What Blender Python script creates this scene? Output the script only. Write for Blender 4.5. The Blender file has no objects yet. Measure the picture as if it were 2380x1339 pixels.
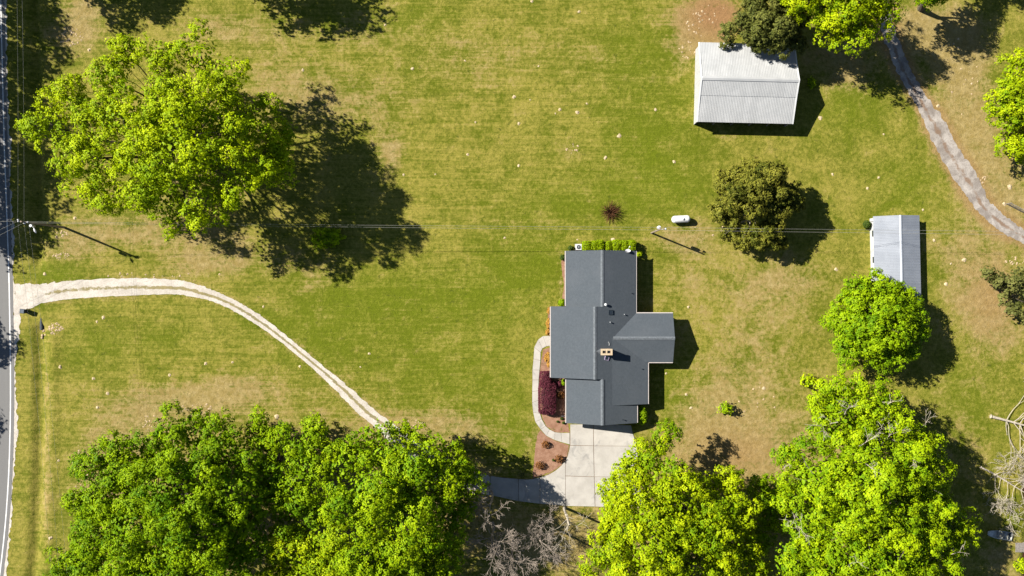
import bpy, math, random
import numpy as np
from math import radians, sin, cos, pi, atan2, hypot
from mathutils import noise as mnoise, Vector

# ------------------------------------------------------------------ camera, sky, sun, exposure
S = 0.066                 # metres on the ground for one pixel of the photograph
CXP, CYP = 1190.0, 669.5  # photograph centre
HC = 109.0                # flying height
scene = bpy.context.scene
COL = scene.collection
cam_d = bpy.data.cameras.new("camera")
cam = bpy.data.objects.new("camera", cam_d)
COL.objects.link(cam)
cam.location = (0, 0, HC)
cam.rotation_euler = (0, 0, 0)
cam_d.angle = 2 * math.atan(CXP * S / HC)
cam_d.clip_start = 1.0
cam_d.clip_end = 12000
scene.camera = cam

SUN_EL = radians(37.5)
SX, SY = -0.924, 0.382    # the sun stands over this side of the ground
world = bpy.data.worlds.new("World")
scene.world = world
world.use_nodes = True
wn = world.node_tree
wn.nodes.clear()
wo = wn.nodes.new("ShaderNodeOutputWorld")
bg = wn.nodes.new("ShaderNodeBackground")
sky = wn.nodes.new("ShaderNodeTexSky")
sky.sky_type = 'NISHITA'
sky.sun_disc = False
sky.sun_elevation = SUN_EL
sky.sun_rotation = atan2(SX, SY)
sky.air_density = 0.65
sky.dust_density = 0.2
bg.inputs[1].default_value = 0.05
wn.links.new(sky.outputs[0], bg.inputs[0])
wn.links.new(bg.outputs[0], wo.inputs[0])
sun_d = bpy.data.lights.new("sun", 'SUN')
sun_d.energy = 5.0
sun_d.angle = radians(0.53)
sun_d.color = (1.0, 0.955, 0.88)
sun = bpy.data.objects.new("sun", sun_d)
COL.objects.link(sun)
sv = Vector((SX * cos(SUN_EL), SY * cos(SUN_EL), sin(SUN_EL)))
sun.rotation_euler = sv.to_track_quat('Z', 'Y').to_euler()
sun.location = sv * 200
scene.view_settings.view_transform = 'Standard'
scene.view_settings.look = 'None'
scene.view_settings.gamma = 1.0
scene.view_settings.exposure = 1.6
scene.render.engine = 'CYCLES'
scene.cycles.use_denoising = True
scene.cycles.max_bounces = 6
scene.cycles.transparent_max_bounces = 8

# ------------------------------------------------------------------ helpers
rng = np.random.default_rng(11)
random.seed(5)

def W(px, py, z=0.0):
    """where a feature seen at a photograph pixel stands if it is z metres up"""
    k = S * (HC - z) / HC
    return ((px - CXP) * k, -(py - CYP) * k, z)

def G(px, py):
    return W(px, py, 0.0)[:2]

def tag(o, label=None, cat=None, group=None, kind=None):
    if label: o["label"] = label
    if cat: o["category"] = cat
    if group: o["group"] = group
    if kind: o["kind"] = kind
    return o

def link(o, parent=None):
    COL.objects.link(o)
    if parent is not None:
        o.parent = parent
    return o

def empty(name, loc, rz=0.0):
    o = bpy.data.objects.new(name, None)
    o.empty_display_size = 0.3
    o.location = loc
    o.rotation_euler = (0, 0, rz)
    COL.objects.link(o)
    return o

class MB:
    def __init__(self):
        self.v = []; self.f = []
    def add(self, vs, fs):
        b = len(self.v)
        self.v.extend([tuple(p) for p in vs])
        self.f.extend([tuple(i + b for i in f) for f in fs])
        return self
    def box(self, c, s, rz=0.0):
        x, y, z = s[0] / 2, s[1] / 2, s[2] / 2
        ca, sa = cos(rz), sin(rz)
        vs = []
        for dz in (-z, z):
            for dx, dy in ((-x, -y), (x, -y), (x, y), (-x, y)):
                vs.append((c[0] + dx * ca - dy * sa, c[1] + dx * sa + dy * ca, c[2] + dz))
        return self.add(vs, [(3, 2, 1, 0), (4, 5, 6, 7), (0, 1, 5, 4), (1, 2, 6, 5), (2, 3, 7, 6), (3, 0, 4, 7)])
    def prism(self, poly, z0, z1, bev=0.0):
        """poly counter-clockwise seen from above; z0, z1 numbers or functions of x, y"""
        a = sum(poly[i][0] * poly[(i + 1) % len(poly)][1] - poly[(i + 1) % len(poly)][0] * poly[i][1] for i in range(len(poly)))
        if a < 0: poly = poly[::-1]
        n = len(poly)
        g0 = z0 if callable(z0) else (lambda x, y: z0)
        g1 = z1 if callable(z1) else (lambda x, y: z1)
        vs = [(x, y, g0(x, y)) for x, y in poly] + [(x, y, g1(x, y)) for x, y in poly]
        fs = [tuple(range(n - 1, -1, -1)), tuple(range(n, 2 * n))]
        fs += [(i, (i + 1) % n, n + (i + 1) % n, n + i) for i in range(n)]
        return self.add(vs, fs)
    def tube(self, pts, radii, n=6, cap=True):
        pts = [Vector(p) for p in pts]
        b = len(self.v)
        up = Vector((0, 0, 1))
        for i, p in enumerate(pts):
            d = (pts[min(i + 1, len(pts) - 1)] - pts[max(i - 1, 0)])
            if d.length < 1e-6: d = Vector((0, 0, 1))
            d.normalize()
            u = d.cross(up if abs(d.z) < 0.95 else Vector((1, 0, 0))); u.normalize()
            w = d.cross(u)
            r = radii[i] if hasattr(radii, '__len__') else radii
            for k in range(n):
                a = 2 * pi * k / n
                q = p + (u * cos(a) + w * sin(a)) * r
                self.v.append(tuple(q))
        for i in range(len(pts) - 1):
            for k in range(n):
                k2 = (k + 1) % n
                self.f.append((b + i * n + k, b + i * n + k2, b + (i + 1) * n + k2, b + (i + 1) * n + k))
        if cap:
            self.f.append(tuple(b + k for k in range(n - 1, -1, -1)))
            e = b + (len(pts) - 1) * n
            self.f.append(tuple(e + k for k in range(n)))
        return self
    def lathe(self, c, prof, n=16):
        b = len(self.v)
        for r, z in prof:
            for k in range(n):
                a = 2 * pi * k / n
                self.v.append((c[0] + r * cos(a), c[1] + r * sin(a), c[2] + z))
        for i in range(len(prof) - 1):
            for k in range(n):
                k2 = (k + 1) % n
                self.f.append((b + i * n + k, b + i * n + k2, b + (i + 1) * n + k2, b + (i + 1) * n + k))
        self.f.append(tuple(b + k for k in range(n - 1, -1, -1)))
        e = b + (len(prof) - 1) * n
        self.f.append(tuple(e + k for k in range(n)))
        return self
    def mesh(self, name, mat, smooth=False):
        m = bpy.data.meshes.new(name)
        m.from_pydata(self.v, [], self.f)
        m.materials.append(mat)
        if smooth:
            m.polygons.foreach_set("use_smooth", [True] * len(m.polygons))
        m.update()
        return m
    def build(self, name, mat, parent=None, smooth=False):
        return link(bpy.data.objects.new(name, self.mesh(name, mat, smooth)), parent)

# ------------------------------------------------------------------ materials
def new_mat(name):
    m = bpy.data.materials.new(name)
    m.use_nodes = True
    nt = m.node_tree
    nt.nodes.clear()
    return m, nt

class N:
    """tiny node-graph writer"""
    def __init__(self, nt, k=0.57): self.nt = nt; self.k = k
    def node(self, t, **kw):
        n = self.nt.nodes.new(t)
        for k, v in kw.items(): setattr(n, k, v)
        return n
    def put(self, sock, v):
        if hasattr(v, 'is_output') or isinstance(v, bpy.types.NodeSocket): self.nt.links.new(v, sock)
        elif isinstance(v, (tuple, list)):
            v = tuple(x * self.k for x in v)
            sock.default_value = tuple(v) + ((1.0,) if len(v) == 3 and len(sock.default_value) == 4 else ())
        else: sock.default_value = v
    def math(self, op, a, b=0.0, c=0.0, clamp=False):
        n = self.node("ShaderNodeMath", operation=op, use_clamp=clamp)
        self.put(n.inputs[0], a); self.put(n.inputs[1], b); self.put(n.inputs[2], c)
        return n.outputs[0]
    def mix(self, f, a, b, mode='MIX'):
        n = self.node("ShaderNodeMix", data_type='RGBA', blend_type=mode)
        self.put(n.inputs[0], f); self.put(n.inputs[6], a); self.put(n.inputs[7], b)
        return n.outputs[2]
    def step(self, v, lo, hi):
        n = self.node("ShaderNodeMapRange", interpolation_type='SMOOTHSTEP')
        self.put(n.inputs[0], v); n.inputs[1].default_value = lo; n.inputs[2].default_value = hi
        return n.outputs[0]
    def obj(self):
        return self.node("ShaderNodeTexCoord").outputs[3]
    def pos(self):
        return self.node("ShaderNodeNewGeometry").outputs[0]
    def scale(self, vec, s, rot=0.0):
        n = self.node("ShaderNodeMapping")
        self.put(n.inputs[0], vec); n.inputs[3].default_value = s; n.inputs[2].default_value = (0, 0, rot)
        return n.outputs[0]
    def noise(self, vec, s, detail=4.0, rough=0.55, dist=0.0):
        n = self.node("ShaderNodeTexNoise")
        self.put(n.inputs["Vector"], vec); n.inputs["Scale"].default_value = s
        n.inputs["Detail"].default_value = detail; n.inputs["Roughness"].default_value = rough
        n.inputs["Distortion"].default_value = dist
        return n.outputs[0]
    def vor(self, vec, s):
        n = self.node("ShaderNodeTexVoronoi")
        self.put(n.inputs["Vector"], vec); n.inputs["Scale"].default_value = s
        return n.outputs[0]
    def attr(self, name):
        return self.node("ShaderNodeAttribute", attribute_name=name).outputs[2]
    def attrc(self, name):
        return self.node("ShaderNodeAttribute", attribute_name=name).outputs[0]
    def bump(self, h, dist=0.05, strength=0.5):
        n = self.node("ShaderNodeBump")
        n.inputs["Strength"].default_value = strength; n.inputs["Distance"].default_value = dist
        self.put(n.inputs["Height"], h)
        return n.outputs[0]
    def out(self, color, rough=0.9, metallic=0.0, normal=None, spec=0.2):
        b = self.node("ShaderNodeBsdfPrincipled")
        self.put(b.inputs["Base Color"], color); self.put(b.inputs["Roughness"], rough)
        self.put(b.inputs["Metallic"], metallic)
        b.inputs["Specular IOR Level"].default_value = spec
        if normal is not None: self.nt.links.new(normal, b.inputs["Normal"])
        o = self.node("ShaderNodeOutputMaterial")
        self.nt.links.new(b.outputs[0], o.inputs[0])

def plain(name, col, rough=0.8, var=0.12, ns=3.0, metallic=0.0, spec=0.2, dirt=None):
    m, nt = new_mat(name); n = N(nt)
    p = n.pos()
    f = n.noise(p, ns, 5, 0.6)
    lo = tuple(c * (1 - var) for c in col); hi = tuple(min(1, c * (1 + var)) for c in col)
    c = n.mix(n.step(f, 0.3, 0.7), lo, hi)
    if dirt:
        c = n.mix(n.math('MULTIPLY', n.step(n.noise(p, ns * 0.35, 4, 0.7), 0.5, 0.75), 0.5), c, dirt)
    n.out(c, rough, metallic, n.bump(n.noise(p, ns * 6, 3), 0.01, 0.3), spec)
    return m

def grass_nodes(n):
    """lawn colour: green turf, yellowed turf, bare soil; stripes left by the mower"""
    p = n.pos()
    big = n.noise(p, 0.05, 4, 0.6)
    mid = n.noise(p, 0.3, 6, 0.65, 0.5)
    fine = n.noise(p, 1.7, 5, 0.72, 0.3)
    vfine = n.noise(p, 5.5, 4, 0.78)
    streak = n.noise(n.scale(p, (0.07, 1.5, 1.0), 0.012), 1.0, 3, 0.6, 0.5)
    streak2 = n.noise(n.scale(p, (0.2, 4.2, 1.0), 0.012), 1.0, 3, 0.65, 0.5)
    blot = n.noise(p, 0.6, 6, 0.75, 0.8)
    dry, lush, strk = n.attr("dry"), n.attr("lush"), n.attr("streak")
    red = n.attr("red")
    cen = lambda v: n.math('SUBTRACT', v, 0.5)
    mul = lambda a, b: n.math('MULTIPLY', a, b)
    add = lambda a, b: n.math('ADD', a, b)
    st = mul(add(mul(cen(streak), 1.0), mul(cen(streak2), 1.15)), strk)
    g = add(add(add(mul(mid, 0.8), mul(big, 0.5)), -0.12), mul(cen(fine), 0.8))
    g = add(add(g, mul(st, 0.4)), mul(cen(vfine), 0.3))
    g = n.math('SUBTRACT', g, mul(lush, 0.22))
    base = n.mix(n.step(g, 0.27, 0.74), (0.115, 0.138, 0.006), (0.3, 0.258, 0.046))
    base = n.mix(mul(lush, 0.45), base, (0.145, 0.19, 0.004))
    base = n.mix(mul(n.step(blot, 0.52, 0.72), 0.62), base, (0.1, 0.118, 0.007))
    weed = n.noise(p, 1.25, 3, 0.6, 0.4)
    base = n.mix(mul(n.step(weed, 0.62, 0.72), 0.6), base, (0.062, 0.078, 0.008))
    d = add(dry, mul(cen(mid), 1.9))
    d = add(add(d, mul(cen(fine), 1.5)), mul(st, 0.7))
    tan = n.mix(n.step(n.noise(p, 0.9, 5, 0.75), 0.35, 0.7), (0.28, 0.2, 0.066), (0.42, 0.315, 0.14))
    tan = n.mix(red, tan, (0.32, 0.165, 0.08))
    base = n.mix(mul(n.step(d, 0.2, 1.0), 0.85), base, tan)
    k = add(0.5, mul(vfine, 1.0))
    k = mul(k, add(0.66, mul(fine, 0.68)))
    kk = n.node("ShaderNodeCombineColor")
    for i in range(3): nlink(n, k, kk.inputs[i])
    base = n.mix(1.0, base, kk.outputs[0], 'MULTIPLY')
    h = add(fine, mul(vfine, 0.5))
    return base, h

def nlink(n, a, b): n.nt.links.new(a, b)

m_ground, nt = new_mat("lawn"); n = N(nt)
gc, gh = grass_nodes(n)
n.out(gc, 0.95, 0, n.bump(gh, 0.16, 0.7), 0.1)

m_gravel, nt = new_mat("pale_gravel"); n = N(nt)
p = n.pos()
gc, gh = grass_nodes(n)
f1 = n.noise(p, 0.6, 5, 0.65); f2 = n.noise(p, 4.5, 4, 0.75)
gr = n.mix(n.step(f1, 0.3, 0.7), (0.5, 0.45, 0.38), (0.68, 0.62, 0.54))
gr = n.mix(n.step(f2, 0.45, 0.8), gr, (0.38, 0.33, 0.26))
mid = n.attr("strip")
mm = n.step(n.math('ADD', mid, n.math('MULTIPLY', n.math('SUBTRACT', n.noise(p, 1.3, 5, 0.75), 0.5), 2.2)), 0.5, 0.95)
gr = n.mix(n.math('MULTIPLY', mm, 0.85), gr, n.mix(0.55, gc, (0.25, 0.18, 0.085)))
n.out(gr, 0.95, 0, n.bump(f2, 0.05, 0.8), 0.1)

m_graveld, nt = new_mat("grey_track_gravel"); n = N(nt)
p = n.pos()
f1 = n.noise(p, 0.45, 5, 0.7, 0.5); f2 = n.noise(p, 4.0, 4, 0.75)
gr = n.mix(n.step(f1, 0.36, 0.66), (0.25, 0.215, 0.185), (0.47, 0.425, 0.375))
gr = n.mix(n.step(f2, 0.5, 0.85), gr, (0.17, 0.14, 0.11))
mid = n.attr("strip")
mm = n.step(n.math('ADD', mid, n.math('MULTIPLY', n.math('SUBTRACT', n.noise(p, 0.5, 5, 0.7), 0.5), 2.0)), 0.5, 0.95)
gr = n.mix(n.math('MULTIPLY', mm, 0.8), gr, (0.225, 0.14, 0.085))
n.out(gr, 0.95, 0, n.bump(f2, 0.05, 0.8), 0.1)

m_asph, nt = new_mat("asphalt"); n = N(nt)
p = n.pos()
c = n.mix(n.noise(p, 6.0, 4, 0.8), (0.15, 0.145, 0.14), (0.23, 0.225, 0.215))
c = n.mix(n.step(n.noise(n.scale(p, (1.6, 0.02, 1)), 1.0, 3, 0.5), 0.45, 0.7), c, (0.2, 0.195, 0.185))
n.out(c, 0.85, 0, n.bump(n.noise(p, 25, 2), 0.01, 0.5), 0.2)
m_paint = plain("white_line_paint", (0.78, 0.77, 0.74), 0.6, 0.12, 2.0)

m_conc, nt = new_mat("concrete"); n = N(nt)
p = n.pos()
oi = n.node("ShaderNodeObjectInfo").outputs[5]
c = n.mix(n.step(n.noise(p, 0.55, 5, 0.65, 0.3), 0.3, 0.7), (0.46, 0.425, 0.37), (0.57, 0.53, 0.465))
c = n.mix(n.math('MULTIPLY', n.step(n.noise(p, 0.42, 4, 0.7, 0.8), 0.53, 0.68), 0.62), c, (0.27, 0.26, 0.24))
c = n.mix(n.math('MULTIPLY', oi, 0.22), c, (0.28, 0.265, 0.245))
c = n.mix(n.math('MULTIPLY', n.step(n.noise(p, 9, 3, 0.8), 0.5, 0.9), 0.25), c, (0.25, 0.23, 0.2))
n.out(c, 0.85, 0, n.bump(n.noise(p, 14, 3), 0.01, 0.4), 0.25)
m_joint = plain("joint_dirt", (0.21, 0.14, 0.085), 0.95, 0.35, 3.0)

m_bed, nt = new_mat("mulch_bed"); n = N(nt)
p = n.pos()
c = n.mix(n.step(n.noise(p, 1.1, 6, 0.75), 0.35, 0.7), (0.27, 0.14, 0.085), (0.4, 0.235, 0.155))
c = n.mix(n.math('MULTIPLY', n.step(n.noise(p, 0.75, 5, 0.7, 0.5), 0.56, 0.72), n.attr("grassy")), c, (0.13, 0.13, 0.02))
c = n.mix(n.math('MULTIPLY', n.step(n.noise(p, 7, 4, 0.8), 0.5, 0.8), 0.5), c, (0.19, 0.11, 0.065))
n.out(c, 0.95, 0, n.bump(n.noise(p, 8, 4, 0.8), 0.06, 0.8), 0.1)

m_shingle, nt = new_mat("asphalt_shingles"); n = N(nt)
p = n.obj()
oi = n.node("ShaderNodeObjectInfo").outputs[5]
c = n.mix(n.step(n.noise(p, 3.2, 4, 0.8), 0.25, 0.75), (0.078, 0.092, 0.105), (0.097, 0.112, 0.126))
br = n.node("ShaderNodeTexBrick")
n.put(br.inputs["Vector"], n.scale(p, (1, 1, 1), pi / 2))
br.inputs["Scale"].default_value = 1.0
br.inputs["Brick Width"].default_value = 0.33; br.inputs["Row Height"].default_value = 0.145
br.inputs["Mortar Size"].default_value = 0.012
br.inputs["Color1"].default_value = (0.93, 0.93, 0.93, 1); br.inputs["Color2"].default_value = (1.07, 1.07, 1.07, 1)
br.inputs["Mortar"].default_value = (0.78, 0.78, 0.78, 1)
c = n.mix(0.65, c, br.outputs[0], 'MULTIPLY')
c = n.mix(n.math('MULTIPLY', n.step(n.noise(p, 0.25, 4, 0.6), 0.45, 0.75), 0.2), c, (0.14, 0.15, 0.16))
c = n.mix(n.math('MULTIPLY', n.step(n.noise(n.scale(p, (0.25, 1.6, 1)), 1.0, 4, 0.7), 0.5, 0.75), 0.2), c, (0.075, 0.082, 0.092))
n.out(c, 0.9, 0, n.bump(br.outputs[1], 0.01, 0.4), 0.15)
m_ridge = plain("ridge_shingles", (0.14, 0.155, 0.168), 0.9, 0.2, 4.0)

def metal_mat(name, a, b, rough, rust=None, k=0.0):
    m, nt = new_mat(name); n = N(nt)
    p = n.pos()
    oi = n.node("ShaderNodeObjectInfo").outputs[5]
    c = n.mix(n.step(n.noise(p, 0.5, 5, 0.65), 0.3, 0.7), a, b)
    c = n.mix(n.math('MULTIPLY', oi, 0.4), c, tuple(x * 0.84 for x in a))
    c = n.mix(n.math('MULTIPLY', n.step(n.noise(n.scale(p, (5, 0.35, 1)), 1.0, 4, 0.7), 0.52, 0.75), 0.3), c, tuple(x * 0.8 for x in a))
    if rust: c = n.mix(n.math('MULTIPLY', n.step(n.noise(p, 1.7, 5, 0.75), 0.56, 0.78), k), c, rust)
    n.out(c, rough, 0.15, None, 0.35)
    return m
m_tin = metal_mat("galvanised_sheet", (0.49, 0.495, 0.485), (0.58, 0.58, 0.565), 0.5, (0.3, 0.24, 0.19), 0.25)
m_tin2 = metal_mat("blue_grey_sheet", (0.31, 0.335, 0.375), (0.38, 0.405, 0.445), 0.5, (0.2, 0.2, 0.21), 0.3)
m_white_sheet = metal_mat("white_sheet", (0.66, 0.66, 0.64), (0.74, 0.74, 0.72), 0.55)
m_white = plain("white_paint", (0.76, 0.76, 0.74), 0.5, 0.05, 4.0, 0, 0.4)
m_trim = plain("cream_trim", (0.62, 0.55, 0.5), 0.6, 0.08, 4.0)
m_wood = plain("weathered_wood", (0.26, 0.23, 0.2), 0.9, 0.3, 6.0)
m_pole = plain("pole_wood", (0.3, 0.24, 0.18), 0.9, 0.25, 5.0)
m_dark = plain("dark_plastic", (0.035, 0.045, 0.055), 0.5, 0.2, 5.0)
m_black = plain("black_rubber", (0.02, 0.02, 0.02), 0.8, 0.2, 5.0)
m_steel = plain("grey_steel", (0.42, 0.43, 0.44), 0.45, 0.12, 6.0, 0.4, 0.4)
m_alu = plain("dull_aluminium", (0.8, 0.8, 0.7), 0.6, 0.15, 4.0, 0.0, 0.3, (0.2, 0.18, 0.14))
m_porc = plain("porcelain", (0.75, 0.74, 0.78), 0.3, 0.05, 6.0, 0, 0.5)
m_wire = plain("wire_metal", (0.44, 0.42, 0.36), 0.5, 0.1, 2.0, 0.2, 0.4)
m_glass = plain("window_glass", (0.03, 0.04, 0.05), 0.08, 0.1, 3.0, 0, 0.6)
m_soil = plain("pale_sandy_soil", (0.55, 0.43, 0.26), 0.95, 0.3, 5.0)
m_rock = plain("tan_rubble", (0.5, 0.37, 0.22), 0.95, 0.35, 4.0)
m_bark = plain("grey_brown_bark", (0.13, 0.105, 0.075), 0.95, 0.35, 3.0)
m_bark_dark = plain("dark_bark", (0.07, 0.055, 0.04), 0.95, 0.35, 3.0)
m_bark_pale = plain("bleached_bark", (0.46, 0.4, 0.31), 0.9, 0.25, 3.0)
m_bark_twig = plain("grey_pink_twigs", (0.34, 0.28, 0.225), 0.9, 0.25, 2.0)
m_redtwig = plain("rust_brown_stems", (0.12, 0.05, 0.018), 0.9, 0.4, 3.0)
m_water, nt = new_mat("brown_water"); n = N(nt)
n.out((0.06, 0.025, 0.012), 0.15, 0, n.bump(n.noise(n.pos(), 1.5, 3), 0.03, 0.3), 0.5)

m_brick, nt = new_mat("red_brick"); n = N(nt)
p = n.obj()
sep = n.node("ShaderNodeSeparateXYZ"); n.put(sep.inputs[0], p)
cb = n.node("ShaderNodeCombineXYZ")
nlink(n, n.math('ADD', sep.outputs[0], sep.outputs[1]), cb.inputs[0]); nlink(n, sep.outputs[2], cb.inputs[1])
br = n.node("ShaderNodeTexBrick")
n.put(br.inputs["Vector"], cb.outputs[0]); br.inputs["Scale"].default_value = 1.0
br.inputs["Brick Width"].default_value = 0.21; br.inputs["Row Height"].default_value = 0.075; br.inputs["Mortar Size"].default_value = 0.01
br.inputs["Color1"].default_value = (0.17, 0.07, 0.045, 1); br.inputs["Color2"].default_value = (0.23, 0.11, 0.07, 1)
br.inputs["Mortar"].default_value = (0.28, 0.25, 0.22, 1)
n.out(br.outputs[0], 0.9, 0, n.bump(br.outputs[1], 0.01, 0.4), 0.15)

def leaf_mat(name, dark, light, trans=0.22, gloss=0.05):
    m, nt = new_mat(name); n = N(nt, 1.0)
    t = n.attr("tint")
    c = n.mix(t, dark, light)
    d = n.node("ShaderNodeBsdfPrincipled")
    n.put(d.inputs["Base Color"], c); d.inputs["Roughness"].default_value = 0.55
    d.inputs["Specular IOR Level"].default_value = gloss
    tr = n.node("ShaderNodeBsdfTranslucent")
    n.put(tr.inputs[0], n.mix(0.4, c, (light[0] * 1.2, light[1] * 1.1, light[2] * 0.5)))
    mx = n.node("ShaderNodeMixShader"); mx.inputs[0].default_value = trans
    nlink(n, d.outputs[0], mx.inputs[1]); nlink(n, tr.outputs[0], mx.inputs[2])
    o = n.node("ShaderNodeOutputMaterial"); nlink(n, mx.outputs[0], o.inputs[0])
    return m
L_oak = leaf_mat("spring_oak_leaves", (0.125, 0.205, 0.002), (0.32, 0.39, 0.003))
L_dark = leaf_mat("deep_green_leaves", (0.055, 0.125, 0.0015), (0.2, 0.285, 0.002))
L_bright = leaf_mat("fresh_green_leaves", (0.075, 0.155, 0.002), (0.255, 0.335, 0.003))
L_yellow = leaf_mat("yellow_green_leaves", (0.095, 0.17, 0.002), (0.305, 0.36, 0.003))
L_round = leaf_mat("grass_green_leaves", (0.07, 0.145, 0.002), (0.21, 0.295, 0.003))
L_cedar = leaf_mat("olive_cedar_sprays", (0.045, 0.055, 0.006), (0.165, 0.158, 0.02), 0.15)
L_cedar2 = leaf_mat("grey_green_cedar_sprays", (0.045, 0.055, 0.01), (0.125, 0.13, 0.026), 0.15)
L_olive = leaf_mat("grey_olive_leaves", (0.05, 0.058, 0.012), (0.14, 0.14, 0.038), 0.2)
L_hedge = leaf_mat("clipped_yellow_green_leaves", (0.09, 0.16, 0.002), (0.25, 0.32, 0.003))
L_shrub = leaf_mat("dark_shrub_leaves", (0.02, 0.04, 0.006), (0.06, 0.09, 0.012))
L_maroon = leaf_mat("maroon_leaves", (0.045, 0.01, 0.015), (0.115, 0.028, 0.04), 0.15)
L_orange = leaf_mat("orange_tan_leaves", (0.2, 0.1, 0.015), (0.42, 0.23, 0.05), 0.2)
L_brown = leaf_mat("bronze_leaves", (0.08, 0.03, 0.012), (0.19, 0.085, 0.025), 0.2)

# ------------------------------------------------------------------ polylines of the place (photograph pixels on the ground)
LINE = [(-4, -420), (-1, -200), (2, 0), (6, 170), (10, 330), (14, 440), (18, 552), (21, 643), (23, 745), (24.5, 850), (24, 986), (19, 1129), (7, 1273), (-14, 1420), (-60, 1620)]
DRV_U = [(36, 660), (100, 660), (170, 652), (300, 647), (400, 650), (450, 658), (500, 677), (550, 700), (600, 730), (650, 768), (700, 808), (750, 850), (800, 890), (850, 935), (890, 968), (930, 995), (985, 1030), (1050, 1072), (1139, 1107)]
DRV_L = [(36, 727), (75, 714), (110, 702), (200, 692), (300, 687), (400, 684), (450, 690), (500, 703), (550, 727), (600, 757), (650, 793), (700, 834), (750, 878), (800, 928), (832, 960), (870, 992), (930, 1050), (1020, 1118), (1137, 1152)]
TRK_R = [(2050, -150), (2058, -40), (2072, 40), (2090, 100), (2119, 166), (2154, 226), (2196, 282), (2228, 346), (2267, 399), (2294, 456), (2325, 492), (2380, 533), (2440, 565), (2560, 610)]
TRK_L = [(2012, -150), (2022, -40), (2040, 40), (2062, 110), (2090, 177), (2137, 261), (2168, 332), (2204, 395), (2248, 460), (2270, 487), (2315, 532), (2380, 568), (2430, 600), (2550, 652)]

def interp(poly, t):
    n = len(poly) - 1
    x = min(max(t, 0), 0.99999) * n
    i = int(x); f = x - i
    p0 = poly[max(i - 1, 0)]; p1 = poly[i]; p2 = poly[i + 1]; p3 = poly[min(i + 2, n)]
    def cr(a, b, c, d): return 0.5 * ((2 * b) + (-a + c) * f + (2 * a - 5 * b + 4 * c - d) * f * f + (-a + 3 * b - 3 * c + d) * f ** 3)
    return (cr(p0[0], p1[0], p2[0], p3[0]), cr(p0[1], p1[1], p2[1], p3[1]))

def dist_poly(PX, PY, poly, samples=120):
    best = np.full(PX.shape, 1e9)
    pts = [interp(poly, i / samples) for i in range(samples + 1)]
    for a, b in zip(pts[:-1], pts[1:]):
        dx, dy = b[0] - a[0], b[1] - a[1]
        t = np.clip(((PX - a[0]) * dx + (PY - a[1]) * dy) / (dx * dx + dy * dy + 1e-9), 0, 1)
        d = np.hypot(PX - a[0] - t * dx, PY - a[1] - t * dy)
        best = np.minimum(best, d)
    return best

def sm(x, a, b):
    t = np.clip((x - a) / (b - a), 0, 1)
    return t * t * (3 - 2 * t)

DRY = [(800, 200, 330, 160, .22), (1180, 160, 260, 110, .12), (1650, 40, 90, 80, 1.1), (1600, 110, 50, 60, .6), (1740, 860, 150, 150, .55), (1700, 1040, 170, 90, .75), (1650, 960, 90, 80, .5), (1760, 690, 170, 90, .4), (1820, 640, 130, 50, .45),
       (2230, 190, 80, 150, .95), (2300, 360, 90, 110, .8), (2200, 90, 110, 70, .8), (2290, 640, 90, 90, .85), (2240, 740, 70, 90, .45), (2340, 480, 80, 60, .8), (2330, 760, 60, 80, .8), (2210, 560, 90, 60, .45),
       (330, 540, 190, 45, .75), (180, 560, 70, 60, .55), (520, 590, 130, 50, .7), (450, 620, 120, 25, .5), (720, 620, 90, 60, .4), (400, 935, 170, 45, .75), (560, 900, 110, 45, .65), (300, 1020, 90, 60, .65), (220, 1110, 50, 110, .6),
       (165, 75, 70, 60, .95), (200, 20, 60, 40, .7), (1010, 985, 130, 35, .55), (905, 360, 35, 65, .75), (760, 240, 140, 50, .45), (820, 70, 120, 40, .35), (650, 190, 110, 60, .45), (560, 70, 120, 60, .4), (1150, 120, 160, 60, .3), (480, 60, 90, 40, .4),
       (1640, 545, 70, 40, .5), (1570, 560, 60, 40, .55), (1600, 640, 60, 60, .3), (1560, 760, 60, 60, .3), (1940, 120, 90, 80, .85), (2100, 60, 110, 60, .8), (1990, 180, 60, 40, .5), (2330, 1300, 60, 60, .7), (2260, 1000, 70, 120, .2),
       (600, 1180, 330, 200, .9), (950, 1150, 240, 160, .9), (1270, 1270, 150, 90, .8), (1560, 1220, 220, 130, .8), (2040, 1150, 230, 220, .7), (460, 420, 130, 70, .5), (107, 900, 9, 260, .35), (112, 1120, 12, 180, .45),
       (1305, 660, 8, 60, .7), (1250, 1010, 30, 25, .6), (1640, 300, 20, 20, .0), (1700, 318, 45, 9, .5), (1380, 140, 60, 40, .2), (1320, 350, 40, 25, .45), (1200, 530, 90, 40, .2)]
LUSH = [(900, 690, 260, 80, .7), (1050, 860, 200, 110, .55), (1180, 640, 110, 100, .5), (1500, 330, 120, 90, .6), (1560, 440, 120, 70, .5), (1960, 260, 110, 70, .6), (2110, 440, 90, 90, .55), (130, 640, 60, 25, 1.0), (1480, 120, 90, 110, .45), (1350, 470, 170, 60, .55), (720, 790, 130, 70, .5), (350, 790, 140, 60, .4), (200, 820, 80, 60, .3), (1270, 610, 40, 60, .4), (1420, 590, 60, 25, .4), (1200, 990, 50, 80, .5), (1560, 900, 60, 80, .45), (880, 40, 130, 40, .45), (2240, 900, 90, 90, .35), (2350, 1200, 30, 40, .8), (500, 560, 40, 25, .3), (95, 700, 30, 16, .6)]

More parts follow.
